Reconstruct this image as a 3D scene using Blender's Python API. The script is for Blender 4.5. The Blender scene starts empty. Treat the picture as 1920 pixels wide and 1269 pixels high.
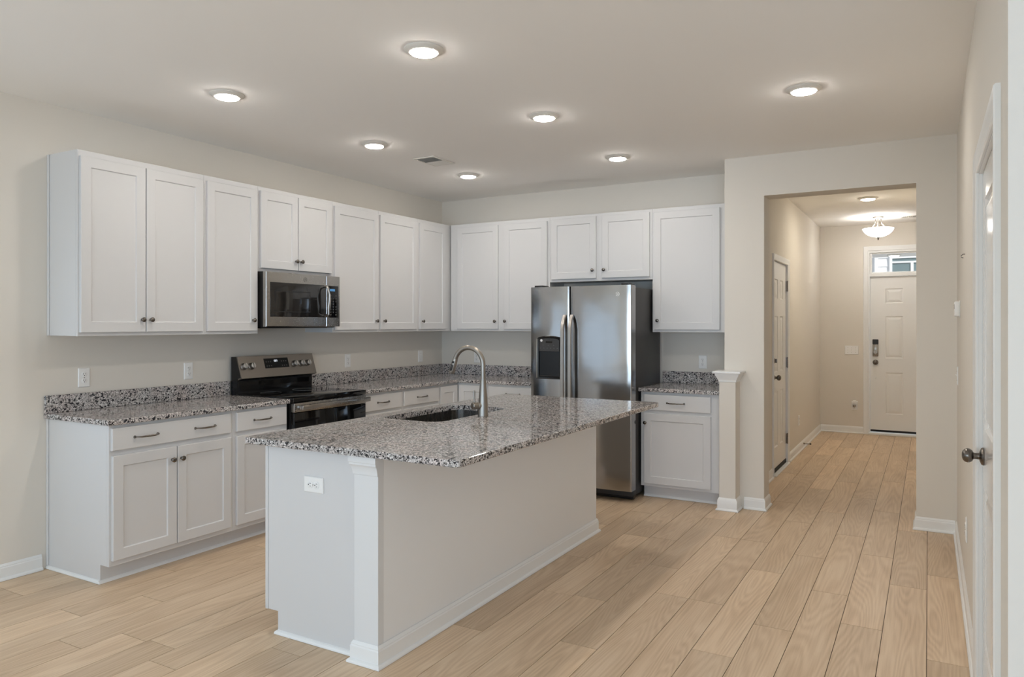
import bpy, bmesh, math, random
from mathutils import Vector, Matrix
random.seed(7)
PI = math.pi
sc = bpy.context.scene
COL = sc.collection

# ------------------------------------------------------------------ camera
cam_d = bpy.data.cameras.new('camera')
cam = bpy.data.objects.new('camera', cam_d)
COL.objects.link(cam)
cam.location = (4.5206, -6.4232, 1.4404)
cam.rotation_euler = (PI / 2, 0, 0.51768)
cam_d.sensor_fit = 'HORIZONTAL'
cam_d.sensor_width = 36.0
cam_d.lens = 1371.317 / 1920 * 36.0
cam_d.shift_y = -0.01416
cam_d.clip_start = 0.02
cam_d.clip_end = 200
sc.camera = cam

# ------------------------------------------------------------------ world, daylight, exposure
wd = bpy.data.worlds.new('sky')
sc.world = wd
wd.use_nodes = True
wn = wd.node_tree.nodes
wn.clear()
w_out = wn.new('ShaderNodeOutputWorld')
w_bg = wn.new('ShaderNodeBackground')
w_bg.inputs['Color'].default_value = (0.78, 0.89, 1.0, 1)
w_bg.inputs['Strength'].default_value = 0.7
wd.node_tree.links.new(w_bg.outputs[0], w_out.inputs[0])

# colour times strength of every light group (linear)
W_SIDE = (6.0, 8.3, 11.0)
W_REAR = (64.0, 83.0, 100.0)
W_PATIO = (60.0, 84.0, 117.0)
W_LAMP = (143.0, 136.0, 127.0)
W_HALL = (225.0, 205.0, 170.0)
W_BOWL = (14.0, 13.6, 13.2)


def daylight(name, loc, yaw, sx, sz, tilt, w):
    """daylight through one window opening of the living area behind the camera, with an upward tilt added to brighten the ceiling"""
    l = bpy.data.lights.new(name, 'AREA')
    l.shape = 'RECTANGLE'
    l.size, l.size_y = sx, sz
    l.energy = max(w)
    l.color = tuple(c / max(max(w), 1e-6) for c in w)
    o = bpy.data.objects.new(name, l)
    COL.objects.link(o)
    o.location = loc
    o.rotation_euler = (PI / 2 + tilt, 0, yaw)      # yaw 0 shines along +y, -90 deg along +x
    return o


daylight('daylight_side', (-0.20, -6.95, 1.15), -PI / 2, 4.9, 1.15, 0.15, W_SIDE)
daylight('daylight_rear', (2.2, -10.30, 1.25), 0, 3.0, 1.9, 0.25, W_REAR)
daylight('daylight_patio', (6.2, -10.30, 1.25), 0, 2.4, 1.9, 0.25, W_PATIO)

sun_d = bpy.data.lights.new('sun', 'SUN')  # added to brighten the house front behind the transom
sun_d.energy = 5.0
sun_d.angle = 0.01
sun_d.color = (1.0, 0.96, 0.9)
sun = bpy.data.objects.new('sun', sun_d)
COL.objects.link(sun)
sun.rotation_euler = Vector((-0.6, 0.45, -0.69)).to_track_quat('-Z', 'Y').to_euler()

sc.view_settings.view_transform = 'Standard'
sc.view_settings.look = 'None'
sc.view_settings.gamma = 1.0
sc.view_settings.exposure = 0.08
sc.view_settings.use_curve_mapping = False
cy = sc.cycles
cy.use_denoising = True
cy.max_bounces = 10
cy.diffuse_bounces = 6
cy.glossy_bounces = 5
cy.transparent_max_bounces = 12
cy.caustics_reflective = False
cy.caustics_refractive = False
cy.sample_clamp_indirect = 6.0


# ------------------------------------------------------------------ materials
def srgb(r, g, b):
    f = lambda c: (c / 255 / 12.92) if c / 255 <= 0.04045 else ((c / 255 + 0.055) / 1.055) ** 2.4
    return (f(r), f(g), f(b), 1)


def mat(name, col=(0.8, 0.8, 0.8, 1), rough=0.5, metal=0.0, spec=0.5, coat=0.0, bump=None, emit=None, mott=0.0):
    m = bpy.data.materials.new(name)
    m.use_nodes = True
    nt = m.node_tree
    b = nt.nodes['Principled BSDF']
    b.inputs['Base Color'].default_value = col
    b.inputs['Roughness'].default_value = rough
    b.inputs['Metallic'].default_value = metal
    b.inputs['Specular IOR Level'].default_value = spec
    b.inputs['Coat Weight'].default_value = coat
    b.inputs['Coat Roughness'].default_value = 0.05
    if emit:
        b.inputs['Emission Color'].default_value = emit[0]
        b.inputs['Emission Strength'].default_value = emit[1]
    if bump or mott:
        tc = nt.nodes.new('ShaderNodeTexCoord')
        n = nt.nodes.new('ShaderNodeTexNoise')
        n.inputs['Scale'].default_value = bump[0] if bump else 3.0
        n.inputs['Detail'].default_value = 4
        nt.links.new(tc.outputs['Object'], n.inputs['Vector'])
        if bump:
            bp = nt.nodes.new('ShaderNodeBump')
            bp.inputs['Strength'].default_value = bump[1]
            bp.inputs['Distance'].default_value = 0.002
            nt.links.new(n.outputs['Fac'], bp.inputs['Height'])
            nt.links.new(bp.outputs['Normal'], b.inputs['Normal'])
        if mott:
            n2 = nt.nodes.new('ShaderNodeTexNoise')
            n2.inputs['Scale'].default_value = 2.5
            nt.links.new(tc.outputs['Object'], n2.inputs['Vector'])
            mx = nt.nodes.new('ShaderNodeMix')
            mx.data_type = 'RGBA'
            mx.inputs[6].default_value = tuple(c * (1 - mott) for c in col[:3]) + (1,)
            mx.inputs[7].default_value = col
            nt.links.new(n2.outputs['Fac'], mx.inputs[0])
            nt.links.new(mx.outputs[2], b.inputs['Base Color'])
    return m


def ramp(nt, stops, interp='LINEAR'):
    r = nt.nodes.new('ShaderNodeValToRGB')
    r.color_ramp.interpolation = interp
    e = r.color_ramp.elements
    while len(e) < len(stops):
        e.new(0.5)
    for k, (p, c) in enumerate(stops):
        e[k].position = p
        e[k].color = c if len(c) == 4 else tuple(c) + (1,)
    return r


def brushed(name, col, rough, stretch, amount=0.10, bump=0.05, wave=0.0):
    """brushed metal: fine streaks along the axis whose stretch is small"""
    m = mat(name, col, rough, 1.0)
    nt = m.node_tree
    b = nt.nodes['Principled BSDF']
    tc = nt.nodes.new('ShaderNodeTexCoord')
    mp = nt.nodes.new('ShaderNodeMapping')
    mp.inputs['Scale'].default_value = stretch
    n = nt.nodes.new('ShaderNodeTexNoise')
    n.inputs['Scale'].default_value = 1.0
    n.inputs['Detail'].default_value = 5
    nt.links.new(tc.outputs['Object'], mp.inputs['Vector'])
    nt.links.new(mp.outputs[0], n.inputs['Vector'])
    mr = nt.nodes.new('ShaderNodeMapRange')
    mr.inputs['To Min'].default_value = rough - amount
    mr.inputs['To Max'].default_value = rough + amount
    nt.links.new(n.outputs['Fac'], mr.inputs['Value'])
    nt.links.new(mr.outputs[0], b.inputs['Roughness'])
    bp = nt.nodes.new('ShaderNodeBump')
    bp.inputs['Strength'].default_value = bump
    bp.inputs['Distance'].default_value = 0.001
    nt.links.new(n.outputs['Fac'], bp.inputs['Height'])
    nt.links.new(bp.outputs['Normal'], b.inputs['Normal'])
    if wave:                                        # slow dents of thin sheet metal
        nw = nt.nodes.new('ShaderNodeTexNoise')
        nw.inputs['Scale'].default_value = 7.0
        nw.inputs['Detail'].default_value = 0.0
        nt.links.new(tc.outputs['Object'], nw.inputs['Vector'])
        bw = nt.nodes.new('ShaderNodeBump')
        bw.inputs['Strength'].default_value = 1.0
        bw.inputs['Distance'].default_value = wave
        nt.links.new(nw.outputs['Fac'], bw.inputs['Height'])
        nt.links.new(bw.outputs['Normal'], bp.inputs['Normal'])
    return m


def granite():
    m = mat('granite', rough=0.09, spec=0.5)
    nt = m.node_tree
    L = nt.links.new
    b = nt.nodes['Principled BSDF']
    tc = nt.nodes.new('ShaderNodeTexCoord')
    wn_ = nt.nodes.new('ShaderNodeTexNoise')          # warps the grain outlines
    wn_.inputs['Scale'].default_value = 90
    mixv = nt.nodes.new('ShaderNodeVectorMath')
    mixv.operation = 'MULTIPLY_ADD'
    mixv.inputs[1].default_value = (0.008, 0.008, 0.008)
    L(tc.outputs['Object'], wn_.inputs['Vector'])
    L(wn_.outputs['Color'], mixv.inputs[0])
    L(tc.outputs['Object'], mixv.inputs[2])
    v1 = nt.nodes.new('ShaderNodeTexVoronoi')
    v1.inputs['Scale'].default_value = 185
    L(mixv.outputs[0], v1.inputs['Vector'])
    sep = nt.nodes.new('ShaderNodeSeparateColor')
    L(v1.outputs['Color'], sep.inputs[0])
    r1 = ramp(nt, [(0.0, srgb(30, 30, 33)), (0.11, srgb(52, 51, 54)), (0.18, srgb(118, 116, 115)), (0.34, srgb(154, 151, 149)),
                   (0.60, srgb(184, 180, 177)), (0.80, srgb(206, 202, 199)), (1.0, srgb(230, 228, 226))])
    L(sep.outputs['Red'], r1.inputs[0])
    # clouds that tint the lighter feldspar pink and beige
    n2 = nt.nodes.new('ShaderNodeTexNoise')
    n2.inputs['Scale'].default_value = 9
    n2.inputs['Detail'].default_value = 3
    L(tc.outputs['Object'], n2.inputs['Vector'])
    r2 = ramp(nt, [(0.40, (1.0, 1.0, 1.0, 1)), (0.64, (1.0, 0.93, 0.91, 1))])
    L(n2.outputs['Fac'], r2.inputs[0])
    mx = nt.nodes.new('ShaderNodeMix')
    mx.data_type = 'RGBA'
    mx.blend_type = 'MULTIPLY'
    mx.inputs[0].default_value = 1.0
    L(r1.outputs[0], mx.inputs[6])
    L(r2.outputs[0], mx.inputs[7])
    # larger dark mica flecks
    v2 = nt.nodes.new('ShaderNodeTexVoronoi')
    v2.inputs['Scale'].default_value = 100
    L(mixv.outputs[0], v2.inputs['Vector'])
    sep2 = nt.nodes.new('ShaderNodeSeparateColor')
    L(v2.outputs['Color'], sep2.inputs[0])
    r3 = ramp(nt, [(0.0, (1, 1, 1, 1)), (0.12, (1, 1, 1, 1)), (0.14, (0, 0, 0, 1))])
    L(sep2.outputs['Green'], r3.inputs[0])
    mx2 = nt.nodes.new('ShaderNodeMix')
    mx2.data_type = 'RGBA'
    L(r3.outputs[0], mx2.inputs[0])
    L(mx.outputs[2], mx2.inputs[6])
    mx2.inputs[7].default_value = srgb(52, 51, 54)
    L(mx2.outputs[2], b.inputs['Base Color'])
    return m


def planks():
    m = mat('oak_plank', rough=0.42, spec=0.35)
    nt = m.node_tree
    L = nt.links.new
    b = nt.nodes['Principled BSDF']
    at = nt.nodes.new('ShaderNodeAttribute')
    at.attribute_name = 'plank_id'
    tc = nt.nodes.new('ShaderNodeTexCoord')
    off = nt.nodes.new('ShaderNodeVectorMath')       # every plank reads another piece of wood
    off.operation = 'MULTIPLY_ADD'
    off.inputs[1].default_value = (31.0, 57.0, 13.0)
    L(at.outputs['Color'], off.inputs[0])
    L(tc.outputs['Object'], off.inputs[2])
    mp = nt.nodes.new('ShaderNodeMapping')
    mp.inputs['Scale'].default_value = (6.5, 0.55, 1)
    L(off.outputs[0], mp.inputs['Vector'])
    n1 = nt.nodes.new('ShaderNodeTexNoise')
    n1.inputs['Scale'].default_value = 1.0
    n1.inputs['Detail'].default_value = 1.2
    n1.inputs['Roughness'].default_value = 0.45
    L(mp.outputs[0], n1.inputs['Vector'])
    mul = nt.nodes.new('ShaderNodeMath')
    mul.operation = 'MULTIPLY'
    mul.inputs[1].default_value = 150.0
    L(n1.outputs['Fac'], mul.inputs[0])
    sn = nt.nodes.new('ShaderNodeMath')
    sn.operation = 'SINE'
    L(mul.outputs[0], sn.inputs[0])
    mp2 = nt.nodes.new('ShaderNodeMapping')
    mp2.inputs['Scale'].default_value = (130.0, 4.0, 1)
    L(off.outputs[0], mp2.inputs['Vector'])
    n2 = nt.nodes.new('ShaderNodeTexNoise')
    n2.inputs['Scale'].default_value = 1.0
    n2.inputs['Detail'].default_value = 4.0
    L(mp2.outputs[0], n2.inputs['Vector'])
    mp3 = nt.nodes.new('ShaderNodeMapping')
    mp3.inputs['Scale'].default_value = (9.0, 1.6, 1)
    L(off.outputs[0], mp3.inputs['Vector'])
    n3 = nt.nodes.new('ShaderNodeTexNoise')
    n3.inputs['Scale'].default_value = 1.0
    L(mp3.outputs[0], n3.inputs['Vector'])
    # tone = 0.5 + a*rings + b*(fibre-.5) + c*(cloud-.5)
    rg = nt.nodes.new('ShaderNodeMath')
    rg.operation = 'MULTIPLY_ADD'
    rg.inputs[1].default_value = 0.095
    rg.inputs[2].default_value = 0.5
    L(sn.outputs[0], rg.inputs[0])
    f1 = nt.nodes.new('ShaderNodeMath')
    f1.operation = 'MULTIPLY_ADD'
    f1.inputs[1].default_value = 0.55
    L(n2.outputs['Fac'], f1.inputs[0])
    L(rg.outputs[0], f1.inputs[2])
    f2 = nt.nodes.new('ShaderNodeMath')
    f2.operation = 'MULTIPLY_ADD'
    f2.inputs[1].default_value = 0.55
    L(n3.outputs['Fac'], f2.inputs[0])
    L(f1.outputs[0], f2.inputs[2])
    f3 = nt.nodes.new('ShaderNodeMath')
    f3.operation = 'SUBTRACT'
    f3.inputs[1].default_value = 0.55
    L(f2.outputs[0], f3.inputs[0])
    r = ramp(nt, [(0.0, srgb(180, 152, 121)), (0.40, srgb(212, 185, 154)), (0.62, srgb(224, 199, 169)), (1.0, srgb(238, 217, 190))])
    L(f3.outputs[0], r.inputs[0])
    sp = nt.nodes.new('ShaderNodeSeparateColor')
    L(at.outputs['Color'], sp.inputs[0])
    mr = nt.nodes.new('ShaderNodeMapRange')
    mr.inputs['To Min'].default_value = 0.87
    mr.inputs['To Max'].default_value = 1.05
    L(sp.outputs['Blue'], mr.inputs['Value'])
    mx = nt.nodes.new('ShaderNodeVectorMath')
    mx.operation = 'SCALE'
    L(r.outputs[0], mx.inputs[0])
    L(mr.outputs[0], mx.inputs['Scale'])
    L(mx.outputs[0], b.inputs['Base Color'])
    bp = nt.nodes.new('ShaderNodeBump')
    bp.inputs['Strength'].default_value = 0.06
    bp.inputs['Distance'].default_value = 0.001
    L(n2.outputs['Fac'], bp.inputs['Height'])
    L(bp.outputs['Normal'], b.inputs['Normal'])
    return m


def pane_glass(name, gloss=0.12):
    m = bpy.data.materials.new(name)
    m.use_nodes = True
    nt = m.node_tree
    nt.nodes.clear()
    o = nt.nodes.new('ShaderNodeOutputMaterial')
    mx = nt.nodes.new('ShaderNodeMixShader')
    t = nt.nodes.new('ShaderNodeBsdfTransparent')
    g = nt.nodes.new('ShaderNodeBsdfGlossy')
    g.inputs['Roughness'].default_value = 0.02
    mx.inputs[0].default_value = gloss
    nt.links.new(t.outputs[0], mx.inputs[1])
    nt.links.new(g.outputs[0], mx.inputs[2])
    nt.links.new(mx.outputs[0], o.inputs[0])
    return m


def lit(w):
    m_ = max(max(w), 1e-6)
    return (tuple(c / m_ for c in w) + (1,), m_)


M_WALL = mat('wall_paint', srgb(225, 219, 209), 0.75, spec=0.25, bump=(260, 0.05))
M_CEIL = mat('ceiling_paint', srgb(248, 246, 243), 0.9, spec=0.1, bump=(180, 0.06))
M_TRIM = mat('trim_paint', srgb(238, 238, 236), 0.35, spec=0.4)
M_CAB = mat('cabinet_paint', srgb(214, 213, 212), 0.38, spec=0.4)
M_KNEE = mat('knee_wall_paint', srgb(242, 242, 241), 0.4, spec=0.4)
M_POST = mat('post_paint', srgb(224, 224, 223), 0.35, spec=0.4)
M_DOOR = mat('door_paint', srgb(236, 235, 232), 0.30, spec=0.45)
M_DOORGR = brushed('door_woodgrain_paint', srgb(236, 235, 232), 0.35, (60, 60, 3), 0.05, 0.25)
M_DOORGR.node_tree.nodes['Principled BSDF'].inputs['Metallic'].default_value = 0
M_GLOSS = mat('gloss_door_paint', srgb(232, 229, 225), 0.14, spec=0.5)
M_PLATE = mat('switch_plate_plastic', srgb(240, 239, 236), 0.3)
M_SLOT = mat('slot_dark', srgb(40, 38, 36), 0.6)
M_GRAN = granite()
M_FLOOR = planks()
M_UNDER = mat('plank_joint_dark', srgb(58, 43, 31), 0.9)
M_STEEL = brushed('stainless_brushed', srgb(170, 168, 166), 0.15, (2.5, 90, 90), 0.03, 0.02, 0.0012)
M_STEELV = brushed('stainless_brushed_range', srgb(172, 168, 163), 0.26, (90, 2.5, 90), 0.05, 0.03)
M_FASC = brushed('stainless_dark_fascia', srgb(126, 119, 111), 0.34, (90, 2.5, 90), 0.05, 0.03)
M_STEELH = mat('stainless_handle', srgb(178, 174, 169), 0.36, 1.0)
M_SINK = brushed('stainless_sink', srgb(140, 136, 131), 0.27, (60, 60, 3), 0.06, 0.03)
M_NICK = brushed('brushed_nickel', srgb(152, 146, 138), 0.36, (8, 8, 160), 0.05, 0.02)
M_PULL = mat('dark_nickel', srgb(120, 114, 108), 0.22, 1.0)
M_KNOBD = mat('door_knob_nickel', srgb(118, 112, 106), 0.25, 1.0)
M_HINGE = mat('hinge_nickel', srgb(168, 164, 158), 0.25, 1.0)
M_BLACK = mat('black_enamel', srgb(16, 16, 17), 0.25, spec=0.5)
M_BLKMAT = mat('black_display', srgb(14, 14, 14), 0.35, spec=0.15)
M_BGLASS = mat('black_glass', srgb(7, 7, 8), 0.04, spec=0.5)
M_MWGLASS = mat('microwave_glass', srgb(30, 29, 29), 0.06, spec=0.7)
M_DKGREY = mat('fridge_side_grey', srgb(66, 65, 64), 0.45, spec=0.4)
M_BPLAST = mat('black_plastic', srgb(26, 25, 25), 0.4)
M_GPLAST = mat('grey_plastic', srgb(92, 90, 88), 0.35)
M_MARK = mat('printed_grey_marks', srgb(96, 95, 94), 0.5)
M_LENS = mat('lamp_lens', (1, 1, 1, 1), 0.5, emit=lit(W_LAMP))
M_LENSH = mat('lamp_lens_hall', (1, 1, 1, 1), 0.5, emit=lit(W_HALL))
M_BOWL = mat('frosted_bowl', (1, 1, 1, 1), 0.5, emit=lit(W_BOWL))
M_CLOCK = mat('clock_digits', (0.9, 0.95, 1, 1), 0.5, emit=((0.85, 0.92, 1.0, 1), 1.6))
M_BLUE = mat('blue_screen', (0.1, 0.3, 0.6, 1), 0.4, emit=((0.12, 0.38, 0.75, 1), 0.10))
M_GLASS = pane_glass('window_glass')
M_EXTW = mat('outdoor_white', srgb(240, 242, 245), 0.6)
M_EXTG = mat('outdoor_pane', srgb(120, 140, 145), 0.1, spec=0.6)
M_RUBBER = mat('black_rubber', srgb(24, 22, 20), 0.7)
M_OFFW = mat('vent_white', srgb(226, 222, 214), 0.5)


# ------------------------------------------------------------------ mesh helpers
def box(bm, x0, x1, y0, y1, z0, z1):
    v = [bm.verts.new(p) for p in ((x0, y0, z0), (x1, y0, z0), (x1, y1, z0), (x0, y1, z0),
                                   (x0, y0, z1), (x1, y0, z1), (x1, y1, z1), (x0, y1, z1))]
    for f in ((0, 3, 2, 1), (4, 5, 6, 7), (0, 1, 5, 4), (1, 2, 6, 5), (2, 3, 7, 6), (3, 0, 4, 7)):
        bm.faces.new([v[i] for i in f])
    return v


def bbox(bm, x0, x1, y0, y1, z0, z1, r=0.003, seg=2):
    """box with rounded edges"""
    t = bmesh.new()
    box(t, x0, x1, y0, y1, z0, z1)
    bmesh.ops.bevel(t, geom=t.edges[:], offset=r, segments=seg, profile=0.5, affect='EDGES')
    me = bpy.data.meshes.new('tmp')
    t.to_mesh(me)
    bm.from_mesh(me)
    bpy.data.meshes.remove(me)
    t.free()


def merge(bm, other, mtx=None):
    me = bpy.data.meshes.new('tmp')
    other.to_mesh(me)
    if mtx:
        me.transform(mtx)
    bm.from_mesh(me)
    bpy.data.meshes.remove(me)
    other.free()


def rings(bm, rr, close_first=True, close_last=True):
    """loft closed loops of equal length"""
    vs = [[bm.verts.new(p) for p in r] for r in rr]
    n = len(vs[0])
    for a, b in zip(vs[:-1], vs[1:]):
        for i in range(n):
            j = (i + 1) % n
            bm.faces.new((a[i], a[j], b[j], b[i]))
    if close_first:
        bm.faces.new(vs[0][::-1])
    if close_last:
        bm.faces.new(vs[-1])
    return vs


def rect_y(x0, x1, z0, z1, ins, y):
    return [(x0 + ins, y, z0 + ins), (x1 - ins, y, z0 + ins), (x1 - ins, y, z1 - ins), (x0 + ins, y, z1 - ins)]


def inset_panel(bm, x0, x1, z0, z1, steps):
    """slab in the local xz plane; steps = (inset, y), first is the back"""
    rings(bm, [rect_y(x0, x1, z0, z1, i, y) for i, y in steps])


def lathe(bm, prof, seg=24, mtx=None, cap=True):
    """profile [(r, h)] turned about local z"""
    t = bmesh.new()
    rr = []
    for r, h in prof:
        rr.append([(max(r, 1e-5) * math.cos(2 * PI * k / seg), max(r, 1e-5) * math.sin(2 * PI * k / seg), h) for k in range(seg)])
    rings(t, rr if cap else rr + [rr[0]], cap, cap)
    bmesh.ops.remove_doubles(t, verts=t.verts[:], dist=1e-5)
    merge(bm, t, mtx)


def tube(bm, pts, rad, seg=12, flat=1.0, up=Vector((0, 0, 1))):
    """round (or flattened) tube along points; rad is a number or a list"""
    pts = [Vector(p) for p in pts]
    rad = rad if isinstance(rad, (list, tuple)) else [rad] * len(pts)
    rr = []
    for i, p in enumerate(pts):
        d = (pts[min(i + 1, len(pts) - 1)] - pts[max(i - 1, 0)]).normalized()
        u = up
        if abs(d.dot(u)) > 0.95:
            u = Vector((1, 0, 0)) if abs(d.x) < 0.9 else Vector((0, 1, 0))
        s = d.cross(u).normalized()
        t = s.cross(d).normalized()
        rr.append([tuple(p + s * rad[i] * math.cos(2 * PI * k / seg) + t * rad[i] * flat * math.sin(2 * PI * k / seg)) for k in range(seg)])
    rings(bm, rr)


def prism(bm, poly, axis, a0, a1):
    """extrude a polygon: axis 'x' poly in (y,z); 'y' poly in (x,z); 'z' poly in (x,y)"""
    f = {'x': lambda p, a: (a, p[0], p[1]), 'y': lambda p, a: (p[0], a, p[1]), 'z': lambda p, a: (p[0], p[1], a)}[axis]
    rings(bm, [[f(p, a0) for p in poly], [f(p, a1) for p in poly]])


def rrect(x0, x1, y0, y1, r, seg=8):
    out = []
    for cx, cy_, a in ((x1 - r, y1 - r, 0), (x0 + r, y1 - r, PI / 2), (x0 + r, y0 + r, PI), (x1 - r, y0 + r, 1.5 * PI)):
        for k in range(seg + 1):
            t = a + PI / 2 * k / seg
            out.append((cx + r * math.cos(t), cy_ + r * math.sin(t)))
    return out


def obj(name, bm, m, parent=None, smooth=None, label=None):
    bmesh.ops.recalc_face_normals(bm, faces=bm.faces[:])
    me = bpy.data.meshes.new(name)
    bm.to_mesh(me)
    bm.free()
    for mm in (m if isinstance(m, (list, tuple)) else [m]):
        me.materials.append(mm)
    if smooth is not None:
        me.shade_smooth()
        me.set_sharp_from_angle(angle=math.radians(smooth))
    o = bpy.data.objects.new(name, me)
    COL.objects.link(o)
    if parent:
        o.parent = parent
    if label:
        o['label'] = label
    return o


def tag(o, label, cat, group=None, kind=None):
    o['label'] = label
    o['category'] = cat
    if group:
        o['group'] = group
    if kind:
        o['kind'] = kind
    return o


def thing(name, label, cat, loc=(0, 0, 0), rz=0.0, group=None):
    o = bpy.data.objects.new(name, None)
    o.empty_display_size = 0.05
    COL.objects.link(o)
    o.location = loc
    o.rotation_euler = (0, 0, rz)
    return tag(o, label, cat, group)


def copy_tree(o, parent=None):
    c = o.copy()
    COL.objects.link(c)
    if parent:
        c.parent = parent
    for ch in [x for x in bpy.data.objects if x.parent == o]:
        copy_tree(ch, c)
    return c


def struct(name, bm, m, label=None, cat=None, parent=None, smooth=None):
    o = obj(name, bm, m, parent, smooth)
    if not parent:
        o['kind'] = 'structure'
        o['label'] = label
        o['category'] = cat or name.split('_')[0]
    return o


def sroot(name, label, cat, loc=(0, 0, 0), rz=0.0):
    o = thing(name, label, cat, loc, rz)
    o['kind'] = 'structure'
    return o


def text_bm(bm, s, size, mtx, depth=0.0006, spacing=1.0):
    cu = bpy.data.curves.new('writing', 'FONT')
    cu.body = s
    cu.size = size
    cu.extrude = depth
    cu.space_character = spacing
    cu.align_x = 'CENTER'
    cu.align_y = 'CENTER'
    o = bpy.data.objects.new('writing', cu)
    COL.objects.link(o)
    dg = bpy.context.evaluated_depsgraph_get()
    me = bpy.data.meshes.new_from_object(o.evaluated_get(dg))
    me.transform(mtx)
    bm.from_mesh(me)
    bpy.data.meshes.remove(me)
    bpy.data.objects.remove(o)
    bpy.data.curves.remove(cu)


FACE_NEG_Y = Matrix.Rotation(PI / 2, 4, 'X')          # local z of a lathe or a text's front -> -y


def at(x, y, z):
    return Matrix.Translation((x, y, z))


# ------------------------------------------------------------------ room shell
H = 2.743
b = bmesh.new()
box(b, -0.12, 0, -4.42, 0.12, 0, H)
box(b, -0.12, 0, -10.12, -9.4, 0, H)
box(b, -0.12, 0, -9.4, -4.42, 0, 0.55)
box(b, -0.12, 0, -9.4, -4.42, 1.74, H)
struct('wall_left', b, M_WALL, 'greige painted wall behind the cooking range')
b = bmesh.new()
box(b, 0, 3.12, 0, 0.12, 0, H)
struct('wall_back', b, M_WALL, 'greige painted wall behind the refrigerator')
b = bmesh.new()
prism(b, [(3.118, 0), (3.418, 0), (3.418, 2.43), (4.446, 2.43), (4.446, 0), (5.7, 0), (5.7, H), (3.118, H)], 'y', -0.56, -0.357)
struct('wall_opening', b, M_WALL, 'greige wall with the cased hallway opening in it', 'wall')
b = bmesh.new()
prism(b, [(-0.357, 0), (0.775, 0), (0.775, 2.06), (1.58, 2.06), (1.58, 0), (4.33, 0), (4.33, H), (-0.357, H)], 'x', 3.12, 3.25)
struct('wall_hall_left', b, M_WALL, 'long greige hallway wall with the side door')
b = bmesh.new()
prism(b, [(3.25, 0), (3.835, 0), (3.835, 2.395), (4.79, 2.395), (4.79, 0), (5.3, 0), (5.3, H), (3.25, H)], 'y', 4.2, 4.33)
struct('wall_hall_end', b, M_WALL, 'greige wall around the front entry door')
b = bmesh.new()
box(b, 4.462, 4.58, 0.60, 2.6, 0, H)
box(b, 4.58, 5.7, 0.60, 0.72, 0, H)
box(b, 4.58, 5.3, 2.48, 2.6, 0, H)
box(b, 5.18, 5.3, 2.6, 4.2, 0, H)
box(b, 5.58, 5.7, -0.357, 0.60, 0, H)
struct('wall_hall_right', b, M_WALL, 'greige wall on the far side of the hallway')
b = bmesh.new()
prism(b, [(-4.13, 0), (-3.99, 0), (-3.99, 2.03), (-3.06, 2.03), (-3.06, 0), (-0.56, 0), (-0.56, H), (-4.13, H)], 'x', 4.69, 4.82)
box(b, 4.69, 8.12, -4.262, -4.13, 0, H)
struct('wall_right', b, M_WALL, 'greige wall with the panelled closet door')
b = bmesh.new()
box(b, 8.0, 8.12, -10.0, -4.262, 0, H)
for x0, x1, z0, z1 in ((0, 0.65, 0, H), (3.75, 4.95, 0, H), (7.45, 8.12, 0, H), (0.65, 3.75, 0, 0.32), (0.65, 3.75, 2.18, H), (4.95, 7.45, 0, 0.32), (4.95, 7.45, 2.18, H)):
    box(b, x0, x1, -10.12, -10.0, z0, z1)
struct('wall_rear', b, M_WALL, 'greige living area walls with the daylight windows')
b = bmesh.new()
box(b, -0.12, 8.12, -10.12, 4.33, H, H + 0.12)
struct('ceiling', b, M_CEIL, 'pale greige flat ceiling')

# plank floor: every plank in its place, 181 mm wide and 1.22 m long, with a dark joint between
b = bmesh.new()
lay = b.loops.layers.color.new('plank_id')
SEAM0, PW, PL, GAP = 0.167, 0.1811, 1.222, 0.0014
KNOWN = {4.511: -1.589, 4.33: -1.867, 4.149: -1.354, 3.968: -2.175, 3.787: -1.574, 3.606: -1.987, 3.425: -2.63, 3.244: -1.408,
         0.167: -4.336, 0.71: -4.341, 1.07: -4.55, 1.43: -4.344, 0.89: -4.022}
row = -2
while True:
    x0 = SEAM0 + PW * row
    if x0 > 8.1:
        break
    off = None
    for kx, ky in KNOWN.items():
        if abs(kx - x0) < 0.03:
            off = ky
    if off is None:
        off = random.uniform(0, PL)
    off = off % PL
    k = -1
    y = -10.12 - PL + ((off + 10.12) % PL)
    while y < 4.33:
        y0, y1 = max(y, -10.12), min(y + PL, 4.33)
        if y1 - y0 > 0.02:
            xa, xb = max(x0, -0.1) + GAP, min(x0 + PW, 8.1) - GAP
            if xb > xa:
                vs = [b.verts.new(p) for p in ((xa, y0 + GAP, -0.0005), (xb, y0 + GAP, -0.0005), (xb, y1 - GAP, -0.0005), (xa, y1 - GAP, -0.0005))]
                lo = [b.verts.new((v.co.x, v.co.y, -0.004)) for v in vs]
                c = (random.random(), random.random(), random.random(), 1)
                fs = [b.faces.new(vs)]
                for i in range(4):
                    fs.append(b.faces.new((vs[i], lo[i], lo[(i + 1) % 4], vs[(i + 1) % 4])))
                for f in fs:
                    for l in f.loops:
                        l[lay] = c
        y += PL
    row += 1
n_plank = len(b.faces)
box(b, -0.12, 8.12, -10.12, 4.33, -0.06, -0.004)
b.faces.ensure_lookup_table()
for f in b.faces[n_plank:]:
    f.material_index = 1
struct('floor', b, [M_FLOOR, M_UNDER], 'light oak plank floor')


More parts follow.
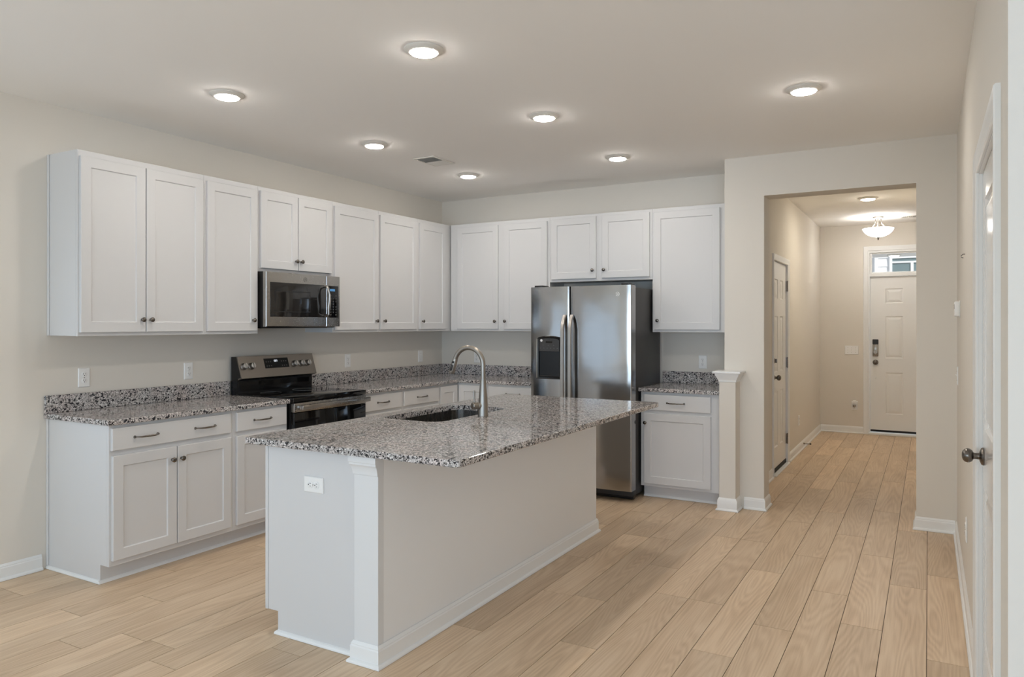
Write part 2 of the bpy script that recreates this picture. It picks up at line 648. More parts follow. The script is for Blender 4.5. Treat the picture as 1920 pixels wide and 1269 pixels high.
# baseboards: profile with a bead and a shoe moulding, run along the walls
def baseboard(bm, p0, p1, nrm, h=0.092, t=0.011, shoe=0.011, e0=0.0, e1=0.0):
    p0, p1, n = Vector(p0 + (0,)), Vector(p1 + (0,)), Vector(nrm + (0,))
    d = (p1 - p0).normalized()
    prof = [(0, 0.001), (t + shoe, 0.001), (t + shoe, 0.007), (t + shoe * 0.75, 0.013), (t + shoe * 0.3, 0.017), (t, 0.018), (t, h - 0.022), (t * 0.75, h - 0.016), (t * 0.8, h - 0.012), (t * 0.35, h - 0.003), (t * 0.2, h), (0, h)]
    # the profile grows outwards at outside corners (mitre)
    a = [p0 + n * o + Vector((0, 0, z)) - d * (o * e0) for o, z in prof]
    c = [p1 + n * o + Vector((0, 0, z)) + d * (o * e1) for o, z in prof]
    rings(bm, [[tuple(v) for v in a], [tuple(v) for v in c]])


b = bmesh.new()
baseboard(b, (0, -4.062), (0, -9.99), (1, 0))
struct('baseboard_left', b, M_TRIM, 'white baseboard beside the cabinet end panel')
b = bmesh.new()
baseboard(b, (3.27, -0.56), (3.418, -0.56), (0, -1), e1=1)
baseboard(b, (3.418, -0.56), (3.418, -0.357), (1, 0), e0=1, e1=1)
baseboard(b, (4.446, -0.56), (4.68, -0.56), (0, -1), e0=1)
baseboard(b, (4.446, -0.357), (4.446, -0.56), (-1, 0), e0=1, e1=1)
struct('baseboard_opening', b, M_TRIM, 'white baseboard around the hallway opening')
b = bmesh.new()
baseboard(b, (4.69, -0.57), (4.69, -2.99), (-1, 0))
struct('baseboard_right', b, M_TRIM, 'white baseboard along the closet door wall')
b = bmesh.new()
baseboard(b, (3.25, -0.35), (3.25, 0.715), (1, 0))
baseboard(b, (3.25, 1.64), (3.25, 4.19), (1, 0))
struct('baseboard_hall_left', b, M_TRIM, 'white baseboard along the long hallway wall')
b = bmesh.new()
baseboard(b, (3.26, 4.2), (3.79, 4.2), (0, -1))
struct('baseboard_hall_end', b, M_TRIM, 'white baseboard beside the entry door')
b = bmesh.new()
baseboard(b, (4.462, 0.60), (4.462, 2.6), (-1, 0), e0=1)
struct('baseboard_hall_right', b, M_TRIM, 'white baseboard end past the hallway opening')


# ------------------------------------------------------------------ doors and casings
def casing_bm(w, h, cw=0.057, t=0.017):
    """three-sided colonial casing around an opening w x h, in local xz, front towards -y; opening from x=0..w"""
    bm = bmesh.new()
    prof = [(0.0, 0.0), (0.0, 0.007), (0.006, 0.011), (0.012, 0.010), (0.020, 0.011), (0.036, t - 0.002), (0.044, t), (cw - 0.004, t), (cw, t - 0.004), (cw, 0.0)]
    # sweep: left foot -> top left -> top right -> right foot, offsets outward
    sects = []
    for (x, z, ox, oz) in ((0, 0, -1, 0), (0, h, -1, 1), (w, h, 1, 1), (w, 0, 1, 0)):
        sects.append([(x + ox * o, -t_, z + oz * o) for o, t_ in prof])
    rings(bm, sects)
    return bm


def panel_door_bm(w, h, panels, t=0.035, groove=0.006):
    """moulded panel door slab: back at y=0.., front face at y=0, body behind; panels = (x0,x1,z0,z1)"""
    bm = bmesh.new()
    xs = sorted({0, w} | {p[0] for p in panels} | {p[1] for p in panels})
    zs = sorted({0, h} | {p[2] for p in panels} | {p[3] for p in panels})
    V = {}

    def vert(x, z):
        if (x, z) not in V:
            V[(x, z)] = bm.verts.new((x, 0, z))
        return V[(x, z)]
    for i in range(len(xs) - 1):
        for j in range(len(zs) - 1):
            cx, cz = (xs[i] + xs[i + 1]) / 2, (zs[j] + zs[j + 1]) / 2
            if any(p[0] < cx < p[1] and p[2] < cz < p[3] for p in panels):
                continue
            bm.faces.new((vert(xs[i], zs[j]), vert(xs[i + 1], zs[j]), vert(xs[i + 1], zs[j + 1]), vert(xs[i], zs[j + 1])))
    for x0, x1, z0, z1 in panels:
        # the rim may cross several grid nodes; sunk moulding built as its own loft just inside
        rings(bm, [rect_y(x0, x1, z0, z1, i, y) for i, y in ((0, 0), (0.006, groove), (0.012, groove + 0.002), (0.022, groove), (0.040, 0.0015), (0.046, 0.001))], close_first=False)
    # sides and back
    rings(bm, [rect_y(0, w, 0, h, 0, 0.0), rect_y(0, w, 0, h, 0, t)], close_first=False)
    return bm


def six_panels(w):
    s, c = 0.19 * w / 0.914 * 0.94, 0.155 * w / 0.914
    pw = (w - 2 * s - c) / 2
    xs = ((s, s + pw), (s + pw + c, w - s))
    return [(a, b_, z0, z1) for a, b_ in xs for z0, z1 in ((0.235, 0.775), (0.96, 1.505), (1.675, 1.865))]


def knob_bm(egg=1.0):
    """passage knob; axis along -y, rosette on y=0"""
    bm = bmesh.new()
    lathe(bm, [(0.0, 0), (0.033, 0), (0.034, 0.004), (0.031, 0.009), (0.022, 0.013), (0.013, 0.016), (0.0115, 0.030), (0.013, 0.034), (0.021, 0.038), (0.0262, 0.046),
               (0.0270, 0.053), (0.0245, 0.062), (0.018, 0.0685), (0.009, 0.0715), (0, 0.072)], 32, FACE_NEG_Y)
    return bm


def hinge_bm(h=0.089):
    """door hinge: knuckle in five lengths and two leaves, about z"""
    bm = bmesh.new()
    for k in range(5):
        lathe(bm, [(0, 0), (0.0060, 0.0005), (0.0065, 0.002), (0.0065, h / 5 - 0.002), (0.0060, h / 5 - 0.0005), (0, h / 5)], 14, at(0, 0, -h / 2 + k * h / 5))
    lathe(bm, [(0, 0), (0.004, 0), (0.0045, 0.003), (0, 0.005)], 12, at(0, 0, h / 2))
    lathe(bm, [(0, -0.005), (0.0045, -0.003), (0.004, 0), (0, 0)], 12, at(0, 0, -h / 2))
    return bm


# door_1: hallway side door (faces +x, hinges at the far edge)
d1 = sroot('door_1', 'white six-panel side door in the long hallway wall', 'door', (3.235, 0.792, 0.012), PI / 2)
obj('door_leaf', panel_door_bm(0.768, 2.030, six_panels(0.768)), M_DOOR, d1)
k = obj('door_knob', knob_bm(), M_KNOBD, d1, 40)
k.location = (0.066, 0, 0.918)
bm = bmesh.new()
lathe(bm, [(0, 0), (0.032, 0), (0.033, 0.006), (0.028, 0.012), (0.020, 0.014), (0, 0.014)], 28, FACE_NEG_Y)
bbox(bm, -0.005, 0.005, -0.036, -0.012, -0.019, 0.019, 0.003)
k = obj('deadbolt', bm, M_KNOBD, d1, 40)
k.location = (0.066, 0, 1.078)
for hz in (0.245, 1.03, 1.82):
    bm = bmesh.new()
    merge(bm, hinge_bm(0.102), at(0.775, -0.016, 0))
    box(bm, 0.7685, 0.7760, -0.016, 0.03, -0.05, 0.05)
    h_ = obj('hinge', bm, M_PULL, d1, 40)
    h_.location = (0, 0, hz)
bm = bmesh.new()
box(bm, 0.004, 0.764, -0.006, 0.0, 0.0, 0.040)
obj('door_sweep', bm, M_RUBBER, d1)
bm = bmesh.new()
merge(bm, casing_bm(0.785, 2.048), at(-0.0085, -0.015, -0.012))
struct_c = obj('door_casing', bm, M_TRIM, d1, 30)
bm = bmesh.new()
prism(bm, [(-0.017, -0.012), (-0.004, -0.012), (-0.004, 2.036), (0.781, 2.036), (0.781, -0.012), (0.788, -0.012), (0.788, 2.048), (-0.017, 2.048)], 'y', -0.0145, 0.115)
obj('door_jamb', bm, M_TRIM, d1)
bm = bmesh.new()
bbox(bm, -0.003, 0.780, -0.045, 0.10, -0.011, -0.001, 0.003)
obj('threshold', bm, M_TRIM, d1)

# door_2: entry door with a transom above it (faces -y)
d2 = sroot('door_2', 'white six-panel front entry door with keypad lock', 'door', (3.857, 4.238, 0.035), 0)
obj('door_leaf', panel_door_bm(0.914, 2.022, six_panels(0.914), 0.044), M_DOORGR, d2)
k = obj('door_knob', knob_bm(), M_KNOBD, d2, 40)
k.location = (0.062, 0, 0.905)
bm = bmesh.new()
bbox(bm, 0.028, 0.096, -0.024, 0, 0.985, 1.140, 0.006)
lk = obj('smart_lock', bm, M_HINGE, d2, 40)
bm = bmesh.new()
bbox(bm, 0.027, 0.097, -0.030, -0.001, 1.140, 1.205, 0.006)
obj('lock_screen', bm, M_BPLAST, lk)
bm = bmesh.new()
lathe(bm, [(0, 0.022), (0.023, 0.022), (0.023, 0.030), (0.020, 0.034), (0, 0.034)], 24, at(0.062, 0, 1.040) @ FACE_NEG_Y)
bbox(bm, 0.055, 0.069, -0.052, -0.030, 1.010, 1.072, 0.005)
obj('thumb_turn', bm, M_STEELH, lk, 40)
bm = bmesh.new()
lathe(bm, [(0, 0), (0.010, 0), (0.010, 0.003), (0.006, 0.008), (0, 0.010)], 16, at(0.064, 0, 0.70) @ FACE_NEG_Y)
obj('door_bumper', bm, M_PLATE, d2, 40)
bm = bmesh.new()
box(bm, 0.003, 0.911, -0.004, 0.002, 0.0, 0.026)
obj('door_sweep', bm, M_RUBBER, d2)
bm = bmesh.new()
bbox(bm, -0.02, 0.934, -0.075, 0.06, -0.034, -0.010, 0.004)
obj('threshold', bm, M_TRIM, d2)
bm = bmesh.new()
merge(bm, casing_bm(0.955, 2.395), at(-0.022, -0.038, -0.035))
obj('door_casing', bm, M_TRIM, d2, 30)
bm = bmesh.new()
box(bm, -0.022, -0.004, -0.037, 0.09, -0.035, 2.36)
box(bm, 0.918, 0.933, -0.037, 0.09, -0.035, 2.36)
box(bm, -0.004, 0.918, -0.037, 0.09, 2.335, 2.36)
box(bm, -0.004, 0.918, -0.030, 0.09, 2.026, 2.062)
obj('door_jamb', bm, M_TRIM, d2)

w1 = sroot('window_1', 'narrow clear transom window over the front entry door', 'window', (3.853, 4.238, 2.098), 0)
bm = bmesh.new()
for x0, x1, z0, z1 in ((0.001, 0.025, 0, 0.271), (0.897, 0.921, 0, 0.271), (0.025, 0.897, 0, 0.018), (0.025, 0.897, 0.254, 0.271)):
    bbox(bm, x0, x1, -0.012, 0.06, z0, z1, 0.004)
obj('window_frame', bm, M_TRIM, w1)
bm = bmesh.new()
box(bm, 0.025, 0.897, 0.018, 0.022, 0.018, 0.254)
obj('window_pane', bm, M_GLASS, w1)

# door_3: two-panel closet door in the right wall (faces -x, hinged on the near side)
d3 = sroot('door_3', 'glossy white two-panel closet door with a satin knob', 'door', (4.703, -3.075, 0.012), -PI / 2)
DW3 = 0.900
obj('door_leaf', panel_door_bm(DW3, 2.005, [(0.115, DW3 - 0.115, 0.215, 0.815), (0.115, DW3 - 0.115, 1.035, 1.895)], groove=0.010), M_GLOSS, d3)
k = obj('door_knob', knob_bm(), M_KNOBD, d3, 40, 'satin nickel egg knob')
k.location = (0.066, 0, 0.928)
for hz in (0.35, 1.087, 1.813):
    bm = bmesh.new()
    merge(bm, hinge_bm(0.086), at(DW3 + 0.004, -0.0185, 0))
    box(bm, DW3 + 0.0015, DW3 + 0.0060, -0.0185, 0.02, -0.043, 0.043)
    h_ = obj('hinge', bm, M_HINGE, d3, 40)
    h_.location = (0, 0, hz)
bm = bmesh.new()
merge(bm, casing_bm(0.930, 2.026, 0.066), at(-0.015, -0.013, -0.012))
obj('door_casing', bm, M_TRIM, d3, 30)
bm = bmesh.new()
prism(bm, [(-0.014, -0.012), (-0.003, -0.012), (-0.003, 2.008), (0.908, 2.008), (0.908, -0.012), (0.914, -0.012), (0.914, 2.017), (-0.014, 2.017)], 'y', -0.0125, 0.112)
obj('door_jamb', bm, M_TRIM, d3)

# living-area window frames (behind the camera, seen only in the steel's reflections)
for n, (loc, rz, w, z0, z1, lab) in enumerate((((0, -4.42, 0), PI / 2, -4.98, 0.55, 1.74, 'white framed side window of the living area'),
                                              ((0.65, -10.0, 0), 0, 3.1, 0.32, 2.18, 'white framed wide rear window of the living area'),
                                              ((4.95, -10.0, 0), 0, 2.5, 0.32, 2.18, 'white framed patio window of the living area'))):
    bm = bmesh.new()
    a, c = min(0, w), max(0, w)
    for x0, x1, za, zb in ((a, a + 0.05, z0, z1), (c - 0.05, c, z0, z1), (a + 0.05, c - 0.05, z0, z0 + 0.05), (a + 0.05, c - 0.05, z1 - 0.05, z1), ((a + c) / 2 - 0.03, (a + c) / 2 + 0.03, z0 + 0.05, z1 - 0.05)):
        if rz:
            box(bm, -0.07, -0.02, x0, x1, za, zb)
        else:
            box(bm, x0, x1, -0.07, -0.02, za, zb)
    o = struct('window_%d' % (n + 2), bm, M_TRIM, lab, 'window')
    o.location = loc


# ------------------------------------------------------------------ cabinets
def door_bm(w, h, fr=0.058, t=0.019):
    """shaker door: local x 0..w, z 0..h, back at y=0, front at y=-t"""
    bm = bmesh.new()
    inset_panel(bm, 0, w, 0, h, [(0, 0), (0, -t + 0.0018), (0.0018, -t), (fr, -t), (fr + 0.0016, -t + 0.001), (fr + 0.0045, -t + 0.0075), (fr + 0.006, -t + 0.008)])
    return bm


def slab_bm(w, h, t=0.019):
    bm = bmesh.new()
    inset_panel(bm, 0, w, 0, h, [(0, 0), (0, -t + 0.003), (0.0012, -t + 0.0010), (0.0035, -t)])
    return bm


KNOB_PROF = [(0.0, 0), (0.0085, 0), (0.0085, 0.002), (0.0060, 0.005), (0.0052, 0.011), (0.0075, 0.0145), (0.0128, 0.0175), (0.0150, 0.0205), (0.0150, 0.0235), (0.0115, 0.0270), (0.006, 0.0288), (0, 0.0292)]


def cab_knob(parent, x, z):
    bm = bmesh.new()
    lathe(bm, KNOB_PROF, 24, FACE_NEG_Y)
    o = obj('knob', bm, M_PULL, parent, 50)
    o.location = (x, -0.019, z)
    return o


def cab_pull(parent, x, z, L=0.145):
    bm = bmesh.new()
    pts, rad = [], []
    for k in range(21):
        t = k / 20
        s = math.sin(PI * t)
        pts.append((-L / 2 + L * t, -0.004 - 0.021 * min(1.0, s * 1.8) - 0.004 * s, -0.001 * s))
        rad.append(0.0042 + 0.0022 * s)
    tube(bm, pts, rad, 10, 0.9)
    for sx in (-1, 1):
        lathe(bm, [(0, 0), (0.0085, 0), (0.0085, 0.0015), (0.0062, 0.004), (0.0050, 0.010), (0, 0.011)], 14, at(sx * (L / 2 - 0.002), 0, 0) @ FACE_NEG_Y)
    o = obj('pull', bm, M_PULL, parent, 50)
    o.location = (x, -0.019, z)
    return o


def shade_door(root, D, x0, x1, z0, z1, knob=None):
    o = obj('door', door_bm(x1 - x0, z1 - z0), M_CAB, root)
    o.location = (x0, -D, z0)
    if knob:
        kx, kz = knob
        cab_knob(o, kx - x0, kz - z0)
    return o


def drawer(root, D, x0, x1, z0, z1, pulls=()):
    o = obj('drawer', slab_bm(x1 - x0, z1 - z0), M_CAB, root)
    o.location = (x0, -D, z0)
    for p in pulls:
        cab_pull(o, p - x0, (z1 - z0) / 2)
    return o


ROT = {'left': PI / 2, 'back': 0.0}


def upper(side, p0, p1, z0, z1, label, doors, group='white upper cabinets', trim=False):
    """upper cabinet from p0 to p1 along its wall"""
    loc = (0.001, p0, z0) if side == 'left' else (p0, -0.001, z0)
    r = thing('upper_cabinet', label, 'cabinet', loc, ROT[side], group)
    w = p1 - p0
    bm = bmesh.new()
    box(bm, 0.0004, w - 0.0004, -0.285, 0, 0, z1 - z0)
    obj('carcass', bm, M_CAB, r)
    bm = bmesh.new()
    bbox(bm, 0.0003, w - 0.0003, -0.304, -0.2852, -0.0015, z1 - z0, 0.0012, 1)
    obj('face_frame', bm, M_CAB, r)
    for x0, x1, za, zb, kn in doors:
        shade_door(r, 0.304, x0 - p0, x1 - p0, za - z0, zb - z0, (kn[0] - p0, kn[1] - z0) if kn else None)
    if trim:
        bm = bmesh.new()
        bbox(bm, -0.006, -0.0002, -0.020, 0, 0, z1 - z0, 0.0015, 1)
        obj('scribe_trim', bm, M_CAB, r)
    return r


ZB, ZT, DB, DT = 1.372, 2.438, 1.392, 2.402
upper('left', -4.027, -3.190, ZB, ZT, 'two-door white upper cabinet with the exposed end panel', [(-4.017, -3.6195, DB, DT, (-3.645, 1.467)), (-3.6135, -3.206, DB, DT, (-3.588, 1.467))], trim=True)
upper('left', -3.190, -2.737, ZB, ZT, 'narrow one-door white upper cabinet just before the microwave', [(-3.174, -2.753, DB, DT, (-2.797, 1.467))])
upper('left', -2.737, -1.975, 1.824, ZT, 'short two-door white cabinet above the microwave', [(-2.722, -2.3635, 1.848, 2.408, (-2.388, 1.917)), (-2.3575, -1.996, 1.848, 2.408, (-2.334, 1.917))])
upper('left', -1.975, -1.404, ZB, ZT, 'one-door white upper cabinet just past the microwave', [(-1.962, -1.417, DB, DT, (-1.455, 1.467))])
upper('left', -1.404, -0.838, ZB, ZT, 'one-door white upper cabinet second past the microwave', [(-1.391, -0.861, DB, DT, (-1.348, 1.467))])
upper('left', -0.838, -0.001, ZB, ZT, 'narrow-door white upper cabinet filling the kitchen corner', [(-0.816, -0.385, DB, DT, (-0.782, 1.467))])
upper('back', 0.326, 1.445, ZB, ZT, 'two-door white upper cabinet between the corner and the refrigerator', [(0.412, 0.888, DB, DT, (0.861, 1.467)), (0.953, 1.421, DB, DT, (0.974, 1.467))])
upper('back', 1.445, 2.440, 1.830, ZT, 'short two-door white cabinet above the refrigerator', [(1.465, 1.916, 1.853, 2.411, (1.888, 1.926)), (1.973, 2.417, 1.853, 2.411, (1.997, 1.926))])
upper('back', 2.440, 3.114, ZB, ZT, 'wide one-door white upper cabinet beside the hallway wall', [(2.458, 3.021, DB, 2.405, (2.493, 1.470))])


def toe_shoe(bm, poly_pts, nrm):
    baseboard(bm, poly_pts[0], poly_pts[1], nrm, 0.02, 0.001, 0.011)


def base(side, p0, p1, label, doors=(), drawers=(), group='white base cabinets', end=False):
    loc = (0.001, p0, 0) if side == 'left' else (p0, -0.001, 0)
    r = thing('base_cabinet', label, 'cabinet', loc, ROT[side], group)
    w = p1 - p0
    bm = bmesh.new()
    prism(bm, [(0, 0.0005), (-0.530, 0.0005), (-0.530, 0.105), (-0.589, 0.105), (-0.589, 0.8825), (0, 0.8825)], 'x', 0.0004, w - 0.0004)
    obj('carcass', bm, M_CAB, r)
    bm = bmesh.new()
    bbox(bm, 0.0003, w - 0.0003, -0.609, -0.5892, 0.1035, 0.8825, 0.0012, 1)
    obj('face_frame', bm, M_CAB, r)
    for x0, x1, za, zb, kn in doors:
        shade_door(r, 0.609, x0 - p0, x1 - p0, za, zb, (kn[0] - p0, kn[1]) if kn else None)
    for x0, x1, za, zb, pu in drawers:
        drawer(r, 0.609, x0 - p0, x1 - p0, za, zb, [p - p0 for p in pu])
    bm = bmesh.new()
    baseboard(bm, (-0.011 if end else 0.001, -0.5302), (w - 0.001, -0.5302), (0, -1), 0.02, 0.001, 0.010)
    if end:
        baseboard(bm, (-0.0002, -0.0), (-0.0002, -0.5302), (-1, 0), 0.02, 0.001, 0.010, e1=1)
    obj('shoe_molding', bm, M_TRIM, r)
    if end:
        bm = bmesh.new()
        bbox(bm, -0.007, -0.0002, -0.020, 0, 0.021, 0.8825, 0.0015, 1)
        obj('scribe_trim', bm, M_CAB, r)
    return r


base('left', -4.030, -3.210, 'wide white base cabinet at the counter end with a two-pull drawer',
     [(-4.016, -3.6235, 0.135, 0.712, (-3.656, 0.638)), (-3.6175, -3.232, 0.135, 0.712, (-3.594, 0.638))],
     [(-4.020, -3.232, 0.742, 0.865, (-3.820, -3.428))], end=True)
base('left', -3.210, -2.748, 'narrow white base cabinet just before the black range', [(-3.186, -2.765, 0.135, 0.712, (-2.80, 0.638))], [(-3.186, -2.765, 0.742, 0.865, (-2.978,))])
base('left', -1.972, -1.463, 'white base cabinet with drawer just past the black range', [(-1.956, -1.482, 0.135, 0.712, (-1.92, 0.638))], [(-1.956, -1.482, 0.738, 0.863, (-1.724,))])
base('left', -1.463, -0.921, 'white base cabinet with drawer beside the corner cabinet', [(-1.445, -0.940, 0.135, 0.712, (-1.41, 0.638))], [(-1.445, -0.940, 0.738, 0.863, (-1.193,))])
# corner cabinet with an inward-folding pair of doors
r = thing('corner_cabinet', 'white corner base cabinet with two doors meeting in the corner', 'cabinet', (0, 0, 0))
bm = bmesh.new()
prism(bm, [(0.001, -0.001), (0.001, -0.920), (0.589, -0.920), (0.589, -0.589), (0.950, -0.589), (0.950, -0.001)], 'z', 0.105, 0.8825)
prism(bm, [(0.001, -0.001), (0.001, -0.920), (0.530, -0.920), (0.530, -0.530), (0.950, -0.530), (0.950, -0.001)], 'z', 0.0005, 0.105)
obj('carcass', bm, M_CAB, r)
bm = bmesh.new()
prism(bm, [(0.5892, -0.920), (0.610, -0.920), (0.610, -0.610), (0.950, -0.610), (0.950, -0.5892), (0.5892, -0.5892)], 'z', 0.1035, 0.8825)
obj('face_frame', bm, M_CAB, r)
o = obj('door', door_bm(0.272, 0.728), M_CAB, r)
o.location, o.rotation_euler = (0.6102, -0.908, 0.135), (0, 0, PI / 2)
o = obj('door', door_bm(0.300, 0.728), M_CAB, r)
o.location = (0.636, -0.6102, 0.135)
base('back', 0.951, 1.508, 'white base cabinet with drawer between corner and refrigerator', [(0.968, 1.490, 0.135, 0.712, (1.0, 0.638))], [(0.968, 1.490, 0.738, 0.863, (1.229,))])
base('back', 2.444, 3.110, 'white base cabinet under the short counter by the post', [(2.474, 3.025, 0.128, 0.705, (2.490, 0.628))], [(2.474, 3.025, 0.733, 0.861, (2.742,))])


# ------------------------------------------------------------------ granite worktops
def slab_top(bm, poly, z0=0.8835, z1=0.914, r=0.004):
    """eased slab over an outline (counter-clockwise): two small chamfers"""
    n = len(poly)

    def inset(d):
        out = []
        for i in range(n):
            p0, p, p1 = Vector(poly[i - 1]), Vector(poly[i]), Vector(poly[(i + 1) % n])
            a, c = (p - p0).normalized(), (p1 - p).normalized()
            na, nc = Vector((-a.y, a.x)), Vector((-c.y, c.x))
            m_ = (na + nc)
            m_ = m_ / max(m_.dot(na), 0.2)
            out.append(p + m_ * d)
        return out
    L = []
    for d, z in ((r, z0), (0, z0 + r), (0, z1 - r), (r * 0.35, z1 - r * 0.35), (r, z1)):
        L.append([(p.x, p.y, z) for p in inset(d)])
    rings(bm, L)


c1 = thing('countertop', 'granite counter run at the open end left of the range', 'countertop', (0, 0, 0))
c1['label'] = 'grey speckled granite counter between the open cabinet end and the range'
bm = bmesh.new()
slab_top(bm, [(0.0015, -4.050), (0.638, -4.050), (0.638, -2.744), (0.0015, -2.744)])
obj('worktop', bm, M_GRAN, c1)
bm = bmesh.new()
bbox(bm, 0.0015, 0.021, -4.050, -2.744, 0.9142, 1.018, 0.002, 1)
obj('backsplash', bm, M_GRAN, c1)
c2 = thing('countertop', 'grey speckled granite counter turning the corner to the refrigerator', 'countertop', (0, 0, 0))
bm = bmesh.new()
slab_top(bm, [(0.0015, -1.977), (0.638, -1.977), (0.638, -0.638), (1.512, -0.638), (1.512, -0.0015), (0.0015, -0.0015)])
obj('worktop', bm, M_GRAN, c2)
bm = bmesh.new()
bbox(bm, 0.0015, 0.021, -1.977, -0.0015, 0.9142, 1.018, 0.002, 1)
bbox(bm, 0.0212, 1.512, -0.021, -0.0015, 0.9142, 1.018, 0.002, 1)
obj('backsplash', bm, M_GRAN, c2)
c3 = thing('countertop', 'short grey granite counter between the refrigerator and the post', 'countertop', (0, 0, 0))
bm = bmesh.new()
slab_top(bm, [(2.434, -0.650), (3.105, -0.650), (3.105, -0.0015), (2.434, -0.0015)])
obj('worktop', bm, M_GRAN, c3)
bm = bmesh.new()
bbox(bm, 2.437, 3.116, -0.021, -0.0015, 0.9142, 1.018, 0.002, 1)
obj('backsplash', bm, M_GRAN, c3)

# island top with the sink cut-out
IX0, IX1, IY0, IY1 = 1.742, 2.946, -4.078, -1.655
SX0, SX1, SY0, SY1, SR = 1.836, 2.244, -3.222, -2.458, 0.085


def island_top():
    bm = bmesh.new()
    outer = rrect(IX0, IX1, IY0, IY1, 0.022, 4)
    hole = rrect(SX0, SX1, SY0, SY1, SR, 9)

    def shrink(p, d):
        cx, cy_ = (IX0 + IX1) / 2, (IY0 + IY1) / 2
        hx, hy = (IX1 - IX0) / 2, (IY1 - IY0) / 2
        return (cx + (p[0] - cx) * (hx - d) / hx, cy_ + (p[1] - cy_) * (hy - d) / hy)
    zs = ((0.004, 0.8835), (0, 0.8875), (0, 0.910), (0.0014, 0.9126), (0.004, 0.914))
    vs = rings(bm, [[shrink(p, d) + (z,) for p in outer] for d, z in zs], False, False)
    hv = rings(bm, [[p + (z,) for p in hole] for z in (0.8835, 0.914)], False, False)
    for oi, hi in ((4, 1), (0, 0)):
        ed = []
        for loop in (vs[oi], hv[hi]):
            for i in range(len(loop)):
                e = bm.edges.get((loop[i], loop[(i + 1) % len(loop)]))
                ed.append(e)
        bmesh.ops.triangle_fill(bm, use_beauty=True, use_dissolve=False, edges=ed)
    return bm


o = obj('island_countertop', island_top(), M_GRAN)
tag(o, 'large grey speckled granite top on the white island with a sink cut-out', 'countertop')

# undermount sink
r = thing('sink', 'stainless steel undermount sink set into the island granite', 'sink', (0, 0, 0))
bm = bmesh.new()
e = 0.006


def srr(grow, z, rad):
    return [(p[0], p[1], z) for p in rrect(SX0 - grow, SX1 + grow, SY0 - grow, SY1 + grow, rad, 9)]


rings(bm, [srr(0.022, 0.8828, SR + 0.02), srr(e, 0.8828, SR), srr(e, 0.870, SR), srr(e - 0.004, 0.72, SR - 0.004), srr(e - 0.010, 0.695, SR - 0.010), srr(e - 0.028, 0.682, SR - 0.026), srr(-0.10, 0.678, 0.05)], False, True)
obj('basin', bm, M_SINK, r, 35)
bm = bmesh.new()
lathe(bm, [(0, 0.6783), (0.045, 0.6783), (0.055, 0.6795), (0.058, 0.6805), (0.055, 0.6815), (0.042, 0.6800), (0.0, 0.6798)], 28, at((SX0 + SX1) / 2, -2.84, 0))
obj('drain', bm, M_STEELH, r, 35)

# faucet: tapered body, gooseneck, pull-down head, side lever
r = thing('faucet', 'tall brushed nickel gooseneck faucet with pull-down head beside the sink', 'faucet', (2.310, -2.875, 0.9142))
bm = bmesh.new()
lathe(bm, [(0, 0), (0.030, 0), (0.0305, 0.003), (0.0295, 0.010), (0.0275, 0.060), (0.0245, 0.110), (0.0200, 0.160), (0.0172, 0.205), (0.0165, 0.209), (0, 0.209)], 32)
obj('body', bm, M_NICK, r, 35)
bm = bmesh.new()
pts = [(0, 0, 0.205), (0, 0, 0.25), (0, 0, 0.292)]
RA = 0.098
for k in range(1, 17):
    t = PI * k / 16 * 0.90
    pts.append((-RA + RA * math.cos(t), 0, 0.292 + RA * math.sin(t) * 1.0))
lx, lz = pts[-1][0], pts[-1][2]
ang = PI * 0.90
dx, dz = -math.sin(ang), math.cos(ang)
tube(bm, pts, 0.0142, 18)
obj('gooseneck', bm, M_NICK, r, 50)
bm = bmesh.new()
hd = [(lx, 0, lz), (lx + dx * 0.004, 0, lz + dz * 0.004), (lx + dx * 0.03, 0, lz + dz * 0.03), (lx + dx * 0.06, 0, lz + dz * 0.06), (lx + dx * 0.083, 0, lz + dz * 0.083), (lx + dx * 0.088, 0, lz + dz * 0.088)]
hd = [(p[0] - 0.00 - 0.0 * i, p[1], p[2]) for i, p in enumerate(hd)]
tube(bm, hd, [0.0150, 0.0158, 0.0165, 0.0175, 0.0185, 0.0165], 20)
hd_o = obj('spray_head', bm, M_NICK, r, 40)
bm = bmesh.new()
nx, nz = dz, -dx          # outward side of the head that faces the room
for s0, s1, hw in ((0.012, 0.026, 0.0065), (0.034, 0.072, 0.0080)):
    p0 = Vector((lx + dx * s0, -0.0125, lz + dz * s0))
    p1 = Vector((lx + dx * s1, -0.0140, lz + dz * s1))
    tube(bm, [p0 - (p1 - p0) * 0.02, p0, p0.lerp(p1, 0.15), p0.lerp(p1, 0.85), p1, p1 + (p1 - p0) * 0.02], [hw * 0.3, hw * 0.75, hw, hw, hw * 0.75, hw * 0.3], 12)
obj('spray_button', bm, M_BPLAST, hd_o, 40)
bm = bmesh.new()
LV = Matrix.Translation((0, 0, 0.062)) @ Matrix.Rotation(-0.52, 4, 'Z') @ FACE_NEG_Y
lathe(bm, [(0, 0.010), (0.0195, 0.010), (0.0200, 0.030), (0.0185, 0.032), (0.0185, 0.034), (0.0200, 0.036), (0.0205, 0.066), (0.0175, 0.070), (0, 0.071)], 28, LV)
lev = obj('handle_barrel', bm, M_NICK, r, 35)
bm = bmesh.new()
tube(bm, [(-0.028, -0.0485, 0.076), (-0.0285, -0.0495, 0.10), (-0.029, -0.0505, 0.140), (-0.029, -0.0505, 0.150)], [0.0060, 0.0056, 0.0060, 0.0052], 12)
obj('lever', bm, M_NICK, lev, 40)

# ------------------------------------------------------------------ island
r = thing('kitchen_island', 'white kitchen island with a trimmed end post under the granite', 'island', (0, 0, 0))
